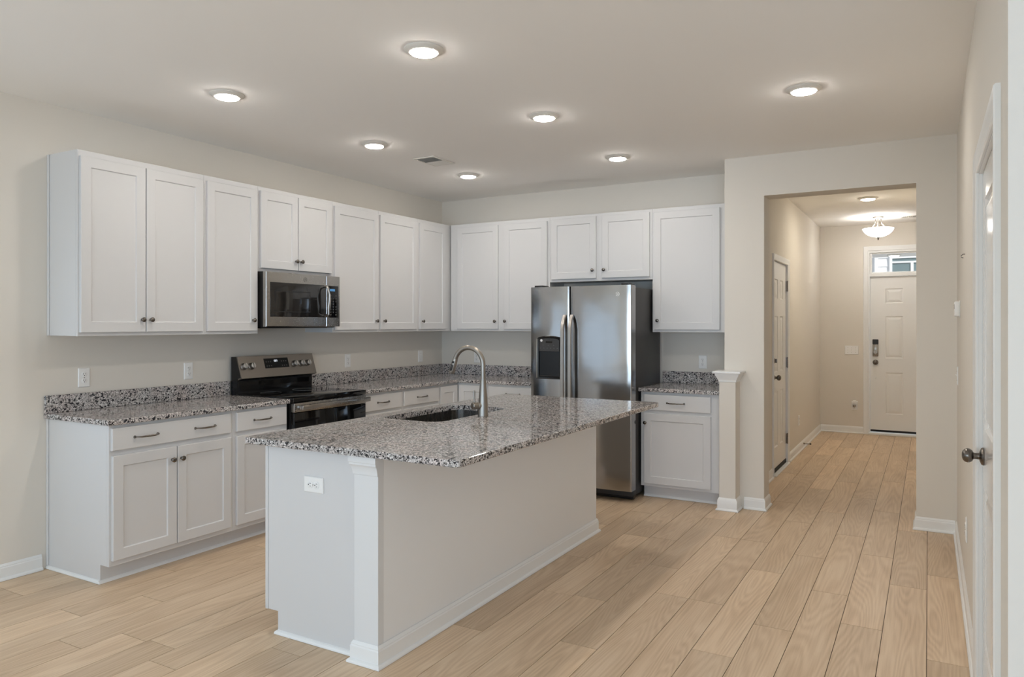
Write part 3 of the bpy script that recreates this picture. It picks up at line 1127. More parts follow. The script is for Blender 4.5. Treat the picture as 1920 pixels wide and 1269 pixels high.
# the cabinet is built hollow where the basin hangs
bm = bmesh.new()
NOTCH = [(1.890, 0.0005), (1.890, 0.105), (1.8275, 0.105), (1.8275, 0.8828), (2.40, 0.8828), (2.40, 0.0005)]
prism(bm, NOTCH, 'y', -4.004, -3.26)
prism(bm, NOTCH, 'y', -2.42, -1.715)
prism(bm, [(1.890, 0.0005), (1.890, 0.105), (1.8275, 0.105), (1.8275, 0.66), (2.40, 0.66), (2.40, 0.0005)], 'y', -3.26, -2.42)
obj('carcass', bm, M_CAB, r)
bm = bmesh.new()
box(bm, 2.401, 2.516, -4.002, -1.722, 0.0005, 0.8828)
obj('knee_wall', bm, M_KNEE, r, label='flat painted back panel facing the room')
bm = bmesh.new()
bbox(bm, 1.807, 1.8258, -4.006, -3.26, 0.1035, 0.8828, 0.0012, 1)
bbox(bm, 1.807, 1.8258, -2.42, -1.716, 0.1035, 0.8828, 0.0012, 1)
box(bm, 1.807, 1.8258, -3.26, -2.42, 0.1035, 0.66)
box(bm, 1.807, 1.8120, -3.26, -2.42, 0.66, 0.8828)
obj('face_frame', bm, M_CAB, r)
# end post: a boxed column on the corner with a crown under the top and a plinth
bm = bmesh.new()
bbox(bm, 2.386, 2.5175, -4.040, -4.0022, 0.0005, 0.8826, 0.002, 1)
post = obj('end_post', bm, M_POST, r)
bm = bmesh.new()


def crown(bm, x0, x1, y0, y1, prof):
    """stack of rectangles growing outward: prof = (grow, z), open to the back (y1 fixed)"""
    rings(bm, [[(x0 - g, y0 - g, z), (x1 + g * 0.0, y0 - g, z), (x1 + g * 0.0, y1, z), (x0 - g, y1, z)] for g, z in prof])


crown(bm, 2.3858, 2.5178, -4.0402, -4.0024, [(0.0004, 0.800), (0.004, 0.802), (0.0045, 0.809), (0.0045, 0.812), (0.0055, 0.820), (0.009, 0.834), (0.0135, 0.842), (0.0155, 0.844), (0.0155, 0.853), (0.018, 0.855), (0.018, 0.8826)])
obj('crown_molding', bm, M_POST, post, 30)
bm = bmesh.new()
baseboard(bm, (2.386, -4.0402), (2.5175, -4.0402), (0, -1), 0.092, 0.012, 0.012, 1, 1)
baseboard(bm, (2.5178, -4.0402), (2.5178, -1.722), (1, 0), 0.092, 0.012, 0.012, 1, 1)
baseboard(bm, (2.386, -4.0045), (2.386, -4.0402), (-1, 0), 0.092, 0.012, 0.012, 0, 1)
baseboard(bm, (2.5178, -1.7218), (2.401, -1.7218), (0, 1), 0.092, 0.012, 0.012, 1, 0)
obj('baseboard', bm, M_TRIM, r)
bm = bmesh.new()
baseboard(bm, (1.890, -4.0042), (2.37, -4.0042), (0, -1), 0.02, 0.001, 0.012, 1, 0)
baseboard(bm, (1.8898, -1.72), (1.8898, -4.0042), (-1, 0), 0.02, 0.001, 0.012, 0, 1)
obj('shoe_molding', bm, M_TRIM, r)
# working-side doors of the island (turned away from the camera)
for y0, y1 in ((-3.985, -3.42), (-3.23, -2.845), (-2.838, -2.45)):
    o = obj('door', door_bm(y1 - y0, 0.60), M_CAB, r)
    o.location, o.rotation_euler = (1.8068, y1, 0.135), (0, 0, -PI / 2)

# ------------------------------------------------------------------ low post at the counter end
r = thing('newel_post', 'short white boxed post with a stepped cap against the hallway wall', 'post', (3.173, -0.632, 0))
bm = bmesh.new()
bbox(bm, -0.0625, 0.0625, -0.070, 0.0715, 0.001, 1.055, 0.002, 1)
obj('shaft', bm, M_WALL, r)
bm = bmesh.new()


def ring4(g, z, x0=-0.0625, x1=0.0625, y0=-0.070, y1=0.0712):
    return [(x0 - g, y0 - g, z), (x1 + g, y0 - g, z), (x1 + g, y1, z), (x0 - g, y1, z)]


rings(bm, [ring4(0.0004, 0.992), ring4(0.005, 0.994), ring4(0.005, 1.003), ring4(0.008, 1.010), ring4(0.016, 1.026), ring4(0.026, 1.044), ring4(0.029, 1.052), ring4(0.029, 1.058), ring4(0.040, 1.0585), ring4(0.043, 1.062), ring4(0.043, 1.072), ring4(0.040, 1.076), ring4(0.0, 1.0765)])
obj('cap', bm, M_TRIM, r, 25)
bm = bmesh.new()
rings(bm, [ring4(0.024, 0.001), ring4(0.024, 0.007), ring4(0.018, 0.014), ring4(0.0125, 0.018), ring4(0.0122, 0.078), ring4(0.009, 0.086), ring4(0.003, 0.096), ring4(0.0004, 0.098)])
obj('plinth', bm, M_TRIM, r, 25)

# ------------------------------------------------------------------ range (faces +x): local x along the wall, front -y
RW = 0.756
r = thing('range', 'freestanding black glass-top electric range with stainless control panel', 'range', (0.02, -2.7385, 0), PI / 2)
bm = bmesh.new()
box(bm, 0.003, RW - 0.003, -0.615, -0.012, 0.02, 0.890)
obj('oven_body', bm, M_BLACK, r)
bm = bmesh.new()
bbox(bm, 0.0, RW, -0.648, -0.055, 0.8905, 0.9235, 0.004)
ck = obj('cooktop', bm, M_BGLASS, r, 40)
for bx, by, br in ((0.20, -0.48, 0.115), (0.56, -0.48, 0.090), (0.20, -0.20, 0.075), (0.56, -0.20, 0.105)):
    bm = bmesh.new()
    lathe(bm, [(br - 0.0012, 0.9236), (br + 0.0012, 0.9236), (br + 0.0012, 0.9239), (br - 0.0012, 0.9239)], 48, at(bx, by, 0), False)
    obj('burner_ring', bm, M_GPLAST, ck)
bm = bmesh.new()
prism(bm, [(-0.002, 0.900), (-0.068, 0.900), (-0.068, 1.018), (-0.112, 1.042), (-0.062, 1.196), (-0.002, 1.196)], 'x', 0.002, RW - 0.002)
bg = obj('backguard', bm, M_BLACK, r)
bm = bmesh.new()
bbox(bm, 0.020, RW - 0.020, -0.0705, -0.0684, 0.935, 1.008, 0.0008, 1)
obj('riser_panel', bm, M_BGLASS, bg)
# the slanted stainless fascia: built flat, then leaned back
SL = math.atan2(0.050, 0.154)
FA = Matrix.Translation((0, -0.112, 1.042)) @ Matrix.Rotation(-SL, 4, 'X')
bm = bmesh.new()
t = bmesh.new()
bbox(t, 0.0, RW, -0.006, 0.004, -0.008, 0.163, 0.002)
box(t, 0.0, RW, -0.003, 0.035, -0.0075, 0.004)
merge(bm, t, FA)
fas = obj('control_fascia', bm, M_FASC, bg)
bm = bmesh.new()
t = bmesh.new()
bbox(t, 0.238, 0.480, -0.0075, -0.0055, 0.060, 0.138, 0.0008, 1)
merge(bm, t, FA)
disp = obj('display', bm, M_BLKMAT, bg)
bm = bmesh.new()
text_bm(bm, '12:1', 0.022, FA @ at(0.352, -0.0078, 0.116) @ FACE_NEG_Y)
obj('clock_digits', bm, M_CLOCK, disp)
for gx in (0.258, 0.280, 0.302, 0.410, 0.432, 0.454):
    for gz in (0.077, 0.112):
        bm = bmesh.new()
        t = bmesh.new()
        box(t, gx - 0.005, gx + 0.005, -0.0079, -0.0074, gz, gz + 0.003)
        box(t, gx - 0.004, gx + 0.004, -0.0079, -0.0074, gz - 0.006, gz - 0.0045)
        merge(bm, t, FA)
        obj('touch_mark', bm, M_GPLAST, disp)
for kx in (0.040, 0.112, 0.538, 0.610, 0.680):
    bm = bmesh.new()
    lathe(bm, [(0, 0.005), (0.027, 0.005), (0.027, 0.009), (0.0235, 0.012), (0.022, 0.024), (0.0215, 0.032), (0.019, 0.0345), (0, 0.035)], 28, FA @ at(kx, 0, 0.084) @ FACE_NEG_Y)
    t = bmesh.new()
    bbox(t, kx - 0.005, kx + 0.005, -0.0425, -0.034, 0.064, 0.104, 0.002)
    merge(bm, t, FA)
    obj('control_knob', bm, M_STEELH, bg, 40)
bm = bmesh.new()
bbox(bm, 0.004, RW - 0.004, -0.650, -0.616, 0.245, 0.8185, 0.006)
od = obj('oven_door', bm, M_BGLASS, r, 40, 'black glass oven door')
bm = bmesh.new()
bbox(bm, 0.004, RW - 0.004, -0.652, -0.616, 0.8195, 0.884, 0.004)
ts = obj('door_top_strip', bm, M_STEELV, r, 40, 'stainless strip with vent slots')
for sx in (0.165, 0.265, 0.310, 0.420, 0.465, 0.555, 0.600):
    bm = bmesh.new()
    bbox(bm, sx - 0.016, sx + 0.016, -0.645, -0.634, 0.8835, 0.8846, 0.0005, 1)
    obj('vent_slot', bm, M_SLOT, ts)
for q in range(4):
    bm = bmesh.new()
    bbox(bm, 0.0105, 0.0195, -0.6528, -0.6518, 0.826 + q * 0.014, 0.834 + q * 0.014, 0.0004, 1)
    obj('vent_slot', bm, M_SLOT, ts)
bm = bmesh.new()
bbox(bm, 0.030, RW - 0.012, -0.708, -0.688, 0.836, 0.872, 0.005)
bbox(bm, 0.032, 0.060, -0.690, -0.651, 0.840, 0.868, 0.003)
bbox(bm, RW - 0.042, RW - 0.014, -0.690, -0.651, 0.840, 0.868, 0.003)
obj('oven_handle', bm, M_STEELV, od, 40)
bm = bmesh.new()
bbox(bm, 0.004, RW - 0.004, -0.650, -0.616, 0.06, 0.238, 0.006)
obj('storage_drawer', bm, M_BLACK, r, 40)
for fx in (0.04, RW - 0.04):
    for fy in (-0.58, -0.06):
        bm = bmesh.new()
        lathe(bm, [(0, 0.001), (0.02, 0.001), (0.02, 0.01), (0.012, 0.02), (0, 0.02)], 14, at(fx, fy, 0))
        obj('foot', bm, M_BLACK, r)

# ------------------------------------------------------------------ microwave (faces +x)
MW = 0.757
r = thing('microwave', 'stainless over-the-range microwave under the short cabinet', 'microwave', (0.004, -2.734, 1.421), PI / 2)
bm = bmesh.new()
box(bm, 0.002, MW - 0.002, -0.352, 0, 0.006, 0.400)
prism(bm, [(-0.352, 0.006), (-0.32, -0.010), (-0.03, -0.010), (0, 0.006)], 'x', 0.010, MW - 0.010)
bd = obj('housing', bm, M_BPLAST, r)
bm = bmesh.new()
box(bm, 0.06, 0.34, -0.30, -0.10, -0.0125, -0.0102)
box(bm, 0.42, 0.70, -0.30, -0.10, -0.0125, -0.0102)
obj('grease_filter', bm, M_SLOT, bd)
DX = 0.604      # door / control seam
bm = bmesh.new()
# door as a frame around the window
inset_panel(bm, 0.0, DX - 0.001, 0.0, 0.399, [(0, -0.3525), (0, -0.380), (0.004, -0.385), (0.012, -0.386)])
dr = obj('door', bm, M_STEELV, r, 30)
bm = bmesh.new()
bbox(bm, 0.036, DX - 0.006, -0.3885, -0.3855, 0.072, 0.324, 0.0015)
wdw = obj('door_window', bm, M_MWGLASS, dr, 30)
bm = bmesh.new()
for x0, x1, z0, z1 in ((0.075, 0.43, 0.108, 0.113), (0.075, 0.43, 0.258, 0.263), (0.075, 0.080, 0.113, 0.258), (0.425, 0.430, 0.113, 0.258)):
    box(bm, x0, x1, -0.3888, -0.3884, z0, z1)
obj('window_border', bm, M_BPLAST, wdw)
bm = bmesh.new()
pts = [(0.585, -0.386, 0.312), (0.585, -0.406, 0.314), (0.586, -0.420, 0.300), (0.589, -0.428, 0.25), (0.590, -0.430, 0.198), (0.589, -0.428, 0.145), (0.586, -0.420, 0.095), (0.585, -0.406, 0.081), (0.585, -0.386, 0.083)]
tube(bm, pts, [0.011, 0.011, 0.012, 0.013, 0.0135, 0.013, 0.012, 0.011, 0.011], 12, 0.9)
obj('door_handle', bm, M_STEELH, dr, 50)
bm = bmesh.new()
inset_panel(bm, DX + 0.001, MW, 0.0, 0.399, [(0, -0.3525), (0, -0.380), (0.004, -0.385), (0.012, -0.386)])
cp = obj('control_panel', bm, M_STEELV, r, 30)
bm = bmesh.new()
bbox(bm, 0.626, 0.736, -0.3885, -0.3855, 0.070, 0.322, 0.0015)
kp = obj('keypad', bm, M_BGLASS, cp, 30)
bm = bmesh.new()
box(bm, 0.638, 0.696, -0.3890, -0.3884, 0.280, 0.298)
obj('display', bm, M_BLUE, kp)
bm = bmesh.new()
for i in range(3):
    for j in range(8):
        if (i * 3 + j) % 7 == 3:
            continue
        box(bm, 0.640 + i * 0.030, 0.656 + i * 0.030, -0.3890, -0.3884, 0.092 + j * 0.0215, 0.0955 + j * 0.0215)
        box(bm, 0.642 + i * 0.030, 0.652 + i * 0.030, -0.3890, -0.3884, 0.086 + j * 0.0215, 0.0880 + j * 0.0215)
obj('key_marks', bm, M_MARK, kp)


def monogram(parent, mtx, rad, m):
    """round badge: a ring around two script-like capitals"""
    bm = bmesh.new()
    lathe(bm, [(rad * 0.86, 0), (rad, 0), (rad, 0.0008), (rad * 0.86, 0.0008)], 32, mtx, False)
    for k in range(4):
        a = PI / 4 + k * PI / 2
        tube(bm, [mtx @ Vector((rad * (0.60 + 0.24 * s) * math.cos(a + s * 0.5), rad * (0.60 + 0.24 * s) * math.sin(a + s * 0.5), 0.0004)) for s in (0, 0.33, 0.66, 1)], rad * 0.05, 6)
    text_bm(bm, 'GE', rad * 1.05, mtx @ at(0, 0, 0.0002), 0.0004, 0.8)
    return obj('badge', bm, m, parent)


monogram(dr, at(0.378, -0.3862, 0.357) @ FACE_NEG_Y, 0.017, M_GPLAST)

# ------------------------------------------------------------------ refrigerator (faces -y)
r = thing('refrigerator', 'stainless side-by-side refrigerator with a black dispenser in one door', 'refrigerator', (1.534, 0, 0))
FWD = 0.916
bm = bmesh.new()
bbox(bm, 0.004, FWD - 0.026, -0.752, -0.05, 0.030, 1.742, 0.006)
fb = obj('cabinet_body', bm, M_DKGREY, r, 40)
bm = bmesh.new()
bbox(bm, 0.010, FWD - 0.020, -0.748, -0.70, 0.008, 0.088, 0.005)
for q in range(16):
    box(bm, 0.06 + q * 0.05, 0.095 + q * 0.05, -0.7495, -0.7475, 0.040, 0.046)
    box(bm, 0.06 + q * 0.05, 0.095 + q * 0.05, -0.7495, -0.7475, 0.054, 0.060)
obj('base_grille', bm, M_BPLAST, r, 40)
for fx in (0.05, FWD - 0.05):
    for fy in (-0.70, -0.12):
        bm = bmesh.new()
        lathe(bm, [(0, 0.001), (0.022, 0.001), (0.022, 0.012), (0.014, 0.03), (0, 0.032)], 16, at(fx, fy, 0))
        obj('foot', bm, M_BPLAST, r)
for x0, x1 in ((0.02, 0.10), (FWD - 0.10, FWD - 0.03)):
    bm = bmesh.new()
    bbox(bm, x0, x1, -0.82, -0.70, 1.7565, 1.772, 0.004)
    box(bm, x0 + 0.01, x1 - 0.01, -0.73, -0.702, 1.7425, 1.757)
    obj('hinge_cover', bm, M_BPLAST, r, 40)


def fridge_door(x0, x1, hole=None, z0=0.092, z1=1.756, bulge=0.010):
    """convex door skin; hole = (x0,x1,z0,z1) left open for the dispenser"""
    bm = bmesh.new()
    yb = -0.756
    er = 0.008

    def yf(x):
        u = (x - x0) / (x1 - x0) * 2 - 1
        y = -0.851 - bulge * (1 - u * u)
        d = min(x - x0, x1 - x)
        if d < er:
            y += er - math.sqrt(max(er * er - (er - d) ** 2, 0))
        return y
    xs = {x0, x1}
    for k in range(1, 6):
        d = er * (1 - math.cos(PI / 2 * k / 5))
        xs |= {x0 + d, x1 - d}
    for k in range(1, 14):
        xs.add(x0 + er + (x1 - x0 - 2 * er) * k / 14)
    if hole:
        xs |= {hole[0], hole[1]}
    xs = sorted(xs)
    zs = sorted({z0, z1} | ({hole[2], hole[3]} if hole else set()))
    G = {(i, j): bm.verts.new((x, yf(x), z)) for i, x in enumerate(xs) for j, z in enumerate(zs)}
    for i in range(len(xs) - 1):
        for j in range(len(zs) - 1):
            if hole and hole[0] <= xs[i] and xs[i + 1] <= hole[1] and hole[2] <= zs[j] and zs[j + 1] <= hole[3]:
                continue
            bm.faces.new((G[i, j], G[i + 1, j], G[i + 1, j + 1], G[i, j + 1]))
    n = len(xs) - 1
    m_ = len(zs) - 1
    back = {}
    for i in range(n + 1):
        for j in (0, m_):
            back[i, j] = bm.verts.new((xs[i], yb, zs[j]))
    for i in range(n):
        bm.faces.new((G[i, 0], back[i, 0], back[i + 1, 0], G[i + 1, 0]))
        bm.faces.new((G[i, m_], G[i + 1, m_], back[i + 1, m_], back[i, m_]))
    for i in (0, n):
        bm.faces.new([G[i, j] for j in range(m_ + 1)] + [back[i, m_], back[i, 0]])
    bm.faces.new([back[i, 0] for i in range(n + 1)] + [back[i, m_] for i in range(n, -1, -1)])
    return bm


HO = (0.078, 0.292, 0.980, 1.322)
fl = obj('freezer_door', fridge_door(0.0, 0.369, HO), M_STEEL, r, 40)
fr = obj('fresh_food_door', fridge_door(0.377, FWD), M_STEEL, r, 40)
for dd, hx, nm in ((fl, 0.330, 'door_handle'), (fr, 0.398, 'door_handle')):
    bm = bmesh.new()
    hp = []
    for k in range(25):
        t_ = k / 24
        s = math.sin(PI * t_)
        hp.append((hx, -0.858 - 0.052 * min(1, (s * 3.0)) ** 0.6 - 0.006 * s, 0.50 + (1.518 - 0.50) * t_))
    prof = [(-0.016, -0.006), (-0.016, 0.004), (-0.012, 0.010), (0.012, 0.010), (0.016, 0.004), (0.016, -0.006)]
    rings(bm, [[(p[0] + q[0], p[1] - q[1], p[2]) for q in prof] for p in hp])
    obj(nm, bm, M_STEELH, dd, 40)
# dispenser: dark bezel with an arched top, control face, recess with spout and paddle
bm = bmesh.new()


def disp_ring(g, y):
    x0, x1, z0, z1 = HO[0] - g, HO[1] + g, HO[2] - g, HO[3] + g
    out = [(x0, y, z0), (x1, y, z0), (x1, y, z1 - 0.012)]
    for k in range(7):
        u = k / 6
        out.append((x1 - 0.012 - (x1 - x0 - 0.024) * u, y, z1 - 0.002 + 0.014 * math.sin(PI * u) ** 0.8))
    out.append((x0, y, z1 - 0.012))
    return out


rings(bm, [disp_ring(0.006, -0.856), disp_ring(0.007, -0.868), disp_ring(0.003, -0.873), disp_ring(-0.010, -0.870), disp_ring(-0.012, -0.866), disp_ring(-0.013, -0.790)], True, True)
dp = obj('dispenser', bm, mat('dispenser_black', srgb(13, 13, 14), 0.25), fl, 40)
bm = bmesh.new()
bbox(bm, HO[0] - 0.012, HO[0] - 0.0035, -0.874, -0.856, HO[2] + 0.002, HO[3] - 0.010, 0.002)
bbox(bm, HO[1] + 0.0035, HO[1] + 0.009, -0.872, -0.856, HO[2] + 0.002, HO[3] - 0.010, 0.002)
obj('bezel_trim', bm, M_STEELH, dp, 40)
bm = bmesh.new()
bbox(bm, HO[0] + 0.0135, HO[1] - 0.0135, -0.868, -0.800, 1.208, 1.318, 0.002)
cf = obj('control_face', bm, mat('dispenser_face', srgb(58, 56, 55), 0.35), dp)
bm = bmesh.new()
box(bm, 0.155, 0.215, -0.8686, -0.8679, 1.278, 1.296)
obj('display', bm, M_BGLASS, cf)
bm = bmesh.new()
for q in range(6):
    box(bm, 0.098 + q * 0.032, 0.108 + q * 0.032, -0.8686, -0.8679, 1.232, 1.237)
for q in range(3):
    box(bm, 0.125 + q * 0.05, 0.133 + q * 0.05, -0.8686, -0.8679, 1.258, 1.262)
obj('button_marks', bm, M_MARK, cf)
bm = bmesh.new()
lathe(bm, [(0, 0), (0.011, 0), (0.011, 0.0008), (0, 0.0008)], 20, at(0.112, -0.8679, 1.300) @ FACE_NEG_Y)
obj('filter_badge', bm, M_PLATE, cf)
bm = bmesh.new()
bbox(bm, 0.178, 0.238, -0.826, -0.816, 1.055, 1.165, 0.004)
box(bm, 0.196, 0.220, -0.822, -0.792, 1.150, 1.200)
obj('paddle', bm, mat('paddle_grey', srgb(52, 51, 50), 0.35), dp, 40)
bm = bmesh.new()
lathe(bm, [(0, 0), (0.014, 0), (0.018, 0.02), (0.020, 0.04), (0, 0.04)], 18, at(0.192, -0.835, 1.170))
bbox(bm, 0.140, 0.178, -0.850, -0.800, 1.165, 1.2078, 0.006)
obj('spout', bm, M_GPLAST, dp, 40)
bm = bmesh.new()
bbox(bm, HO[0] + 0.0135, HO[1] - 0.0135, -0.868, -0.795, HO[2] + 0.0135, HO[2] + 0.022, 0.002)
obj('drip_tray', bm, M_BPLAST, dp)
monogram(fr, at(0.800, -0.8575, 1.683) @ FACE_NEG_Y, 0.017, M_PLATE)


# ------------------------------------------------------------------ ceiling lights and vents
def lamp_proto(loc, label, lens=None):
    r = thing('ceiling_light', label, 'light', loc, 0, 'recessed disc lights in the ceiling')
    bm = bmesh.new()
    lathe(bm, [(0.0, -0.0005), (0.094, -0.0005), (0.095, -0.004), (0.090, -0.008), (0.072, -0.016), (0.066, -0.018), (0.063, -0.017), (0.0, -0.016)], 48)
    obj('trim_ring', bm, M_OFFW, r, 40)
    bm = bmesh.new()
    lathe(bm, [(0.0, -0.0162), (0.0625, -0.0172), (0.0615, -0.021), (0.050, -0.0245), (0.030, -0.0265), (0.0, -0.027)], 40)
    obj('lens', bm, lens or M_LENS, r, 60)
    return r


LAMPS = [((2.440, -3.615), 'round ceiling light above the near half of the island'),
         ((1.060, -3.615), 'round ceiling light nearest the open end of the upper cabinets'),
         ((1.035, -2.315), 'round ceiling light in front of the microwave'),
         ((1.025, -1.058), 'round ceiling light closest to the kitchen corner'),
         ((2.430, -2.345), 'round ceiling light above the far end of the island'),
         ((2.415, -1.060), 'round ceiling light in front of the refrigerator'),
         ((3.920, -2.105), 'round ceiling light in front of the hallway opening'),
         ((3.978, 1.960), 'round ceiling light inside the hallway')]
proto = lamp_proto((LAMPS[0][0][0], LAMPS[0][0][1], H), LAMPS[0][1])
for (x, y), lab in LAMPS[1:-1]:
    c = copy_tree(proto)
    c.location = (x, y, H)
    c['label'] = lab
lamp_proto((LAMPS[-1][0][0], LAMPS[-1][0][1], H), LAMPS[-1][1], M_LENSH)
bpy.context.view_layer.update()

# semi-flush bowl fixture in the foyer
r = thing('bowl_light', 'glowing frosted bowl ceiling fixture on nickel arms in the foyer', 'light', (3.990, 3.48, H))
bm = bmesh.new()
lathe(bm, [(0, -0.0005), (0.062, -0.0005), (0.064, -0.006), (0.058, -0.020), (0.040, -0.026), (0, -0.027)], 36)
lathe(bm, [(0, -0.027), (0.007, -0.028), (0.007, -0.235), (0, -0.236)], 14)
obj('canopy', bm, M_NICK, r, 40)
for k in range(3):
    a = 0.5 + k * 2 * PI / 3
    bm = bmesh.new()
    tube(bm, [(math.cos(a) * rr_, math.sin(a) * rr_, zz) for rr_, zz in ((0.035, -0.024), (0.036, -0.055), (0.045, -0.085), (0.075, -0.118), (0.120, -0.140), (0.160, -0.147), (0.172, -0.140))], 0.006, 10)
    obj('arm', bm, M_NICK, r, 50)
bm = bmesh.new()
lathe(bm, [(0.172, -0.147), (0.168, -0.160), (0.148, -0.190), (0.112, -0.220), (0.064, -0.242), (0.018, -0.250), (0.0, -0.251), (0.0, -0.245), (0.060, -0.236), (0.108, -0.214), (0.143, -0.186), (0.163, -0.158), (0.167, -0.147)], 48, None, False)
obj('bowl_shade', bm, M_BOWL, r, 60)
bm = bmesh.new()
lathe(bm, [(0, -0.250), (0.020, -0.252), (0.016, -0.259), (0.008, -0.264), (0.009, -0.274), (0.005, -0.284), (0, -0.286)], 20)
obj('finial', bm, M_KNOBD, r, 40)


def vent(loc, rz, lab, W, L, slats, plate):
    r = thing('ceiling_vent', lab, 'vent', loc, rz)
    bm = bmesh.new()
    for x0, x1, y0, y1 in ((-W / 2, W / 2, -L / 2, -L / 2 + 0.022), (-W / 2, W / 2, L / 2 - 0.022, L / 2), (-W / 2, -W / 2 + 0.022, -L / 2 + 0.022, L / 2 - 0.022), (W / 2 - 0.022, W / 2, -L / 2 + 0.022, L / 2 - 0.022)):
        bbox(bm, x0, x1, y0, y1, -0.008, -0.0005, 0.003)
    obj('frame', bm, M_OFFW, r, 40)
    bm = bmesh.new()
    box(bm, -W / 2 + 0.02, W / 2 - 0.02, -L / 2 + 0.02, L / 2 - 0.02, -0.0022, -0.0005)
    obj('backing', bm, M_SLOT, r)
    n = slats
    for k in range(n):
        y = -L / 2 + 0.030 + (L - 0.06) * k / (n - 1)
        bm = bmesh.new()
        sgn = 1 if k >= plate else -1
        prism(bm, [(y - 0.006, -0.0024), (y - 0.0048, -0.0024), (y + 0.0072 * sgn, -0.0115), (y + 0.006 * sgn, -0.0115)] if sgn > 0 else [(y + 0.006, -0.0024), (y + 0.0048, -0.0024), (y - 0.0072, -0.0115), (y - 0.006, -0.0115)], 'x', -W / 2 + 0.021, W / 2 - 0.021)
        obj('slat', bm, M_OFFW, r)
    return r


vent((1.095, -1.660, H), 0, 'rectangular white air vent in the kitchen ceiling', 0.205, 0.300, 14, 7)
vent((4.40, 3.65, H), PI / 2, 'rectangular white air vent in the foyer ceiling by the bowl fixture', 0.13, 0.36, 16, 8)


# ------------------------------------------------------------------ outlets, switches, small wall devices (face -y locally)
def plate(bm, w=0.072, h=0.117, t=0.006):
    inset_panel(bm, -w / 2, w / 2, -h / 2, h / 2, [(0, 0), (0.0005, -0.003), (0.004, -t), (0.006, -t)])


def outlet(loc, rz, lab, horiz=False, group='white wall outlets'):
    r = thing('wall_outlet', lab, 'outlet', loc, rz, group)
    mt = Matrix.Rotation(PI / 2, 4, 'Y') if horiz else Matrix.Identity(4)
    bm = bmesh.new()
    t = bmesh.new()
    plate(t)
    merge(bm, t, mt)
    obj('cover_plate', bm, M_PLATE, r)
    for s in (-1, 1):
        bm = bmesh.new()
        t = bmesh.new()
        lathe(t, [(0, 0.0058), (0.0172, 0.0058), (0.0172, 0.0078), (0.0162, 0.0084), (0, 0.0084)], 28, at(0, 0, s * 0.0195) @ FACE_NEG_Y)
        merge(bm, t, mt)
        rc = obj('receptacle', bm, M_PLATE, r, 40)
        bm = bmesh.new()
        t = bmesh.new()
        box(t, -0.0072, -0.0050, -0.0090, -0.0083, s * 0.0195 - 0.001, s * 0.0195 + 0.008)
        box(t, 0.0052, 0.0072, -0.0090, -0.0083, s * 0.0195, s * 0.0195 + 0.007)
        lathe(t, [(0, 0.0083), (0.0027, 0.0083), (0.0027, 0.0090), (0, 0.0090)], 10, at(0, 0, s * 0.0195 - 0.007) @ FACE_NEG_Y)
        merge(bm, t, mt)
        obj('slot', bm, M_SLOT, rc)
    bm = bmesh.new()
    lathe(bm, [(0, 0.0058), (0.003, 0.0058), (0.0026, 0.0072), (0, 0.0074)], 10, FACE_NEG_Y)
    obj('screw', bm, M_HINGE, r)
    return r


def switch(loc, rz, lab, gangs=1, group='white wall switches'):
    r = thing('wall_switch', lab, 'switch', loc, rz, group)
    bm = bmesh.new()
    plate(bm, 0.072 + 0.046 * (gangs - 1))
    obj('cover_plate', bm, M_PLATE, r)
    for k in range(gangs):
        x = (k - (gangs - 1) / 2) * 0.046
        bm = bmesh.new()
        box(bm, x - 0.005, x + 0.005, -0.0066, -0.0055, -0.012, 0.012)
        prism(bm, [(-0.0062, -0.004), (-0.016, 0.007), (-0.0145, 0.010), (-0.0062, 0.006)], 'x', x - 0.0042, x + 0.0042)
        obj('toggle', bm, M_PLATE, r)
        bm = bmesh.new()
        for s in (-1, 1):
            lathe(bm, [(0, 0.0058), (0.003, 0.0058), (0.0026, 0.0072), (0, 0.0074)], 10, at(x, 0, s * 0.030) @ FACE_NEG_Y)
        obj('screw', bm, M_HINGE, r)
    return r


LZ = 1.111
outlet((0.0008, -3.815, LZ), PI / 2, 'white outlet above the counter near the exposed cabinet end')
outlet((0.0008, -3.083, LZ), PI / 2, 'white outlet above the counter just before the range')
outlet((0.0008, -1.460, LZ), PI / 2, 'white outlet above the counter past the range')
switch((0.0008, -0.382, LZ), PI / 2, 'white wall switch above the counter near the kitchen corner')
outlet((0.446, -0.0008, 1.098), 0, 'white outlet on the back wall seen through the faucet arch')
outlet((2.796, -0.0008, 1.106), 0, 'white outlet above the short counter by the post')
outlet((2.119, -4.0048, 0.718), 0, 'white sideways outlet on the island end panel', horiz=True)
outlet((4.6892, -2.070, 0.40), -PI / 2, 'white outlet low on the wall beside the closet door')
switch((4.6892, -0.794, 1.10), -PI / 2, 'white wall switch on the closet door wall near the opening')
outlet((3.2508, 2.325, 0.356), PI / 2, 'white outlet low on the long hallway wall')
switch((3.638, 4.1992, 1.096), 0, 'triple white switch plate beside the front entry door', 3)
o_plug = outlet((3.673, 4.1992, 0.365), 0, 'white outlet beside the entry door with a plug-in adapter')
r = thing('plug_adapter', 'small clear and white plug-in freshener on the outlet by the entry door', 'adapter', (3.673, 4.1902, 0.385))
bm = bmesh.new()
bbox(bm, -0.020, 0.020, -0.035, 0, -0.006, 0.050, 0.006)
obj('plug_body', bm, M_PLATE, r, 40)
bm = bmesh.new()
lathe(bm, [(0, 0), (0.017, 0), (0.019, 0.006), (0.019, 0.022), (0.013, 0.028), (0, 0.028)], 20, at(0, -0.024, -0.036))
obj('plug_bottle', bm, M_HINGE, r, 40)

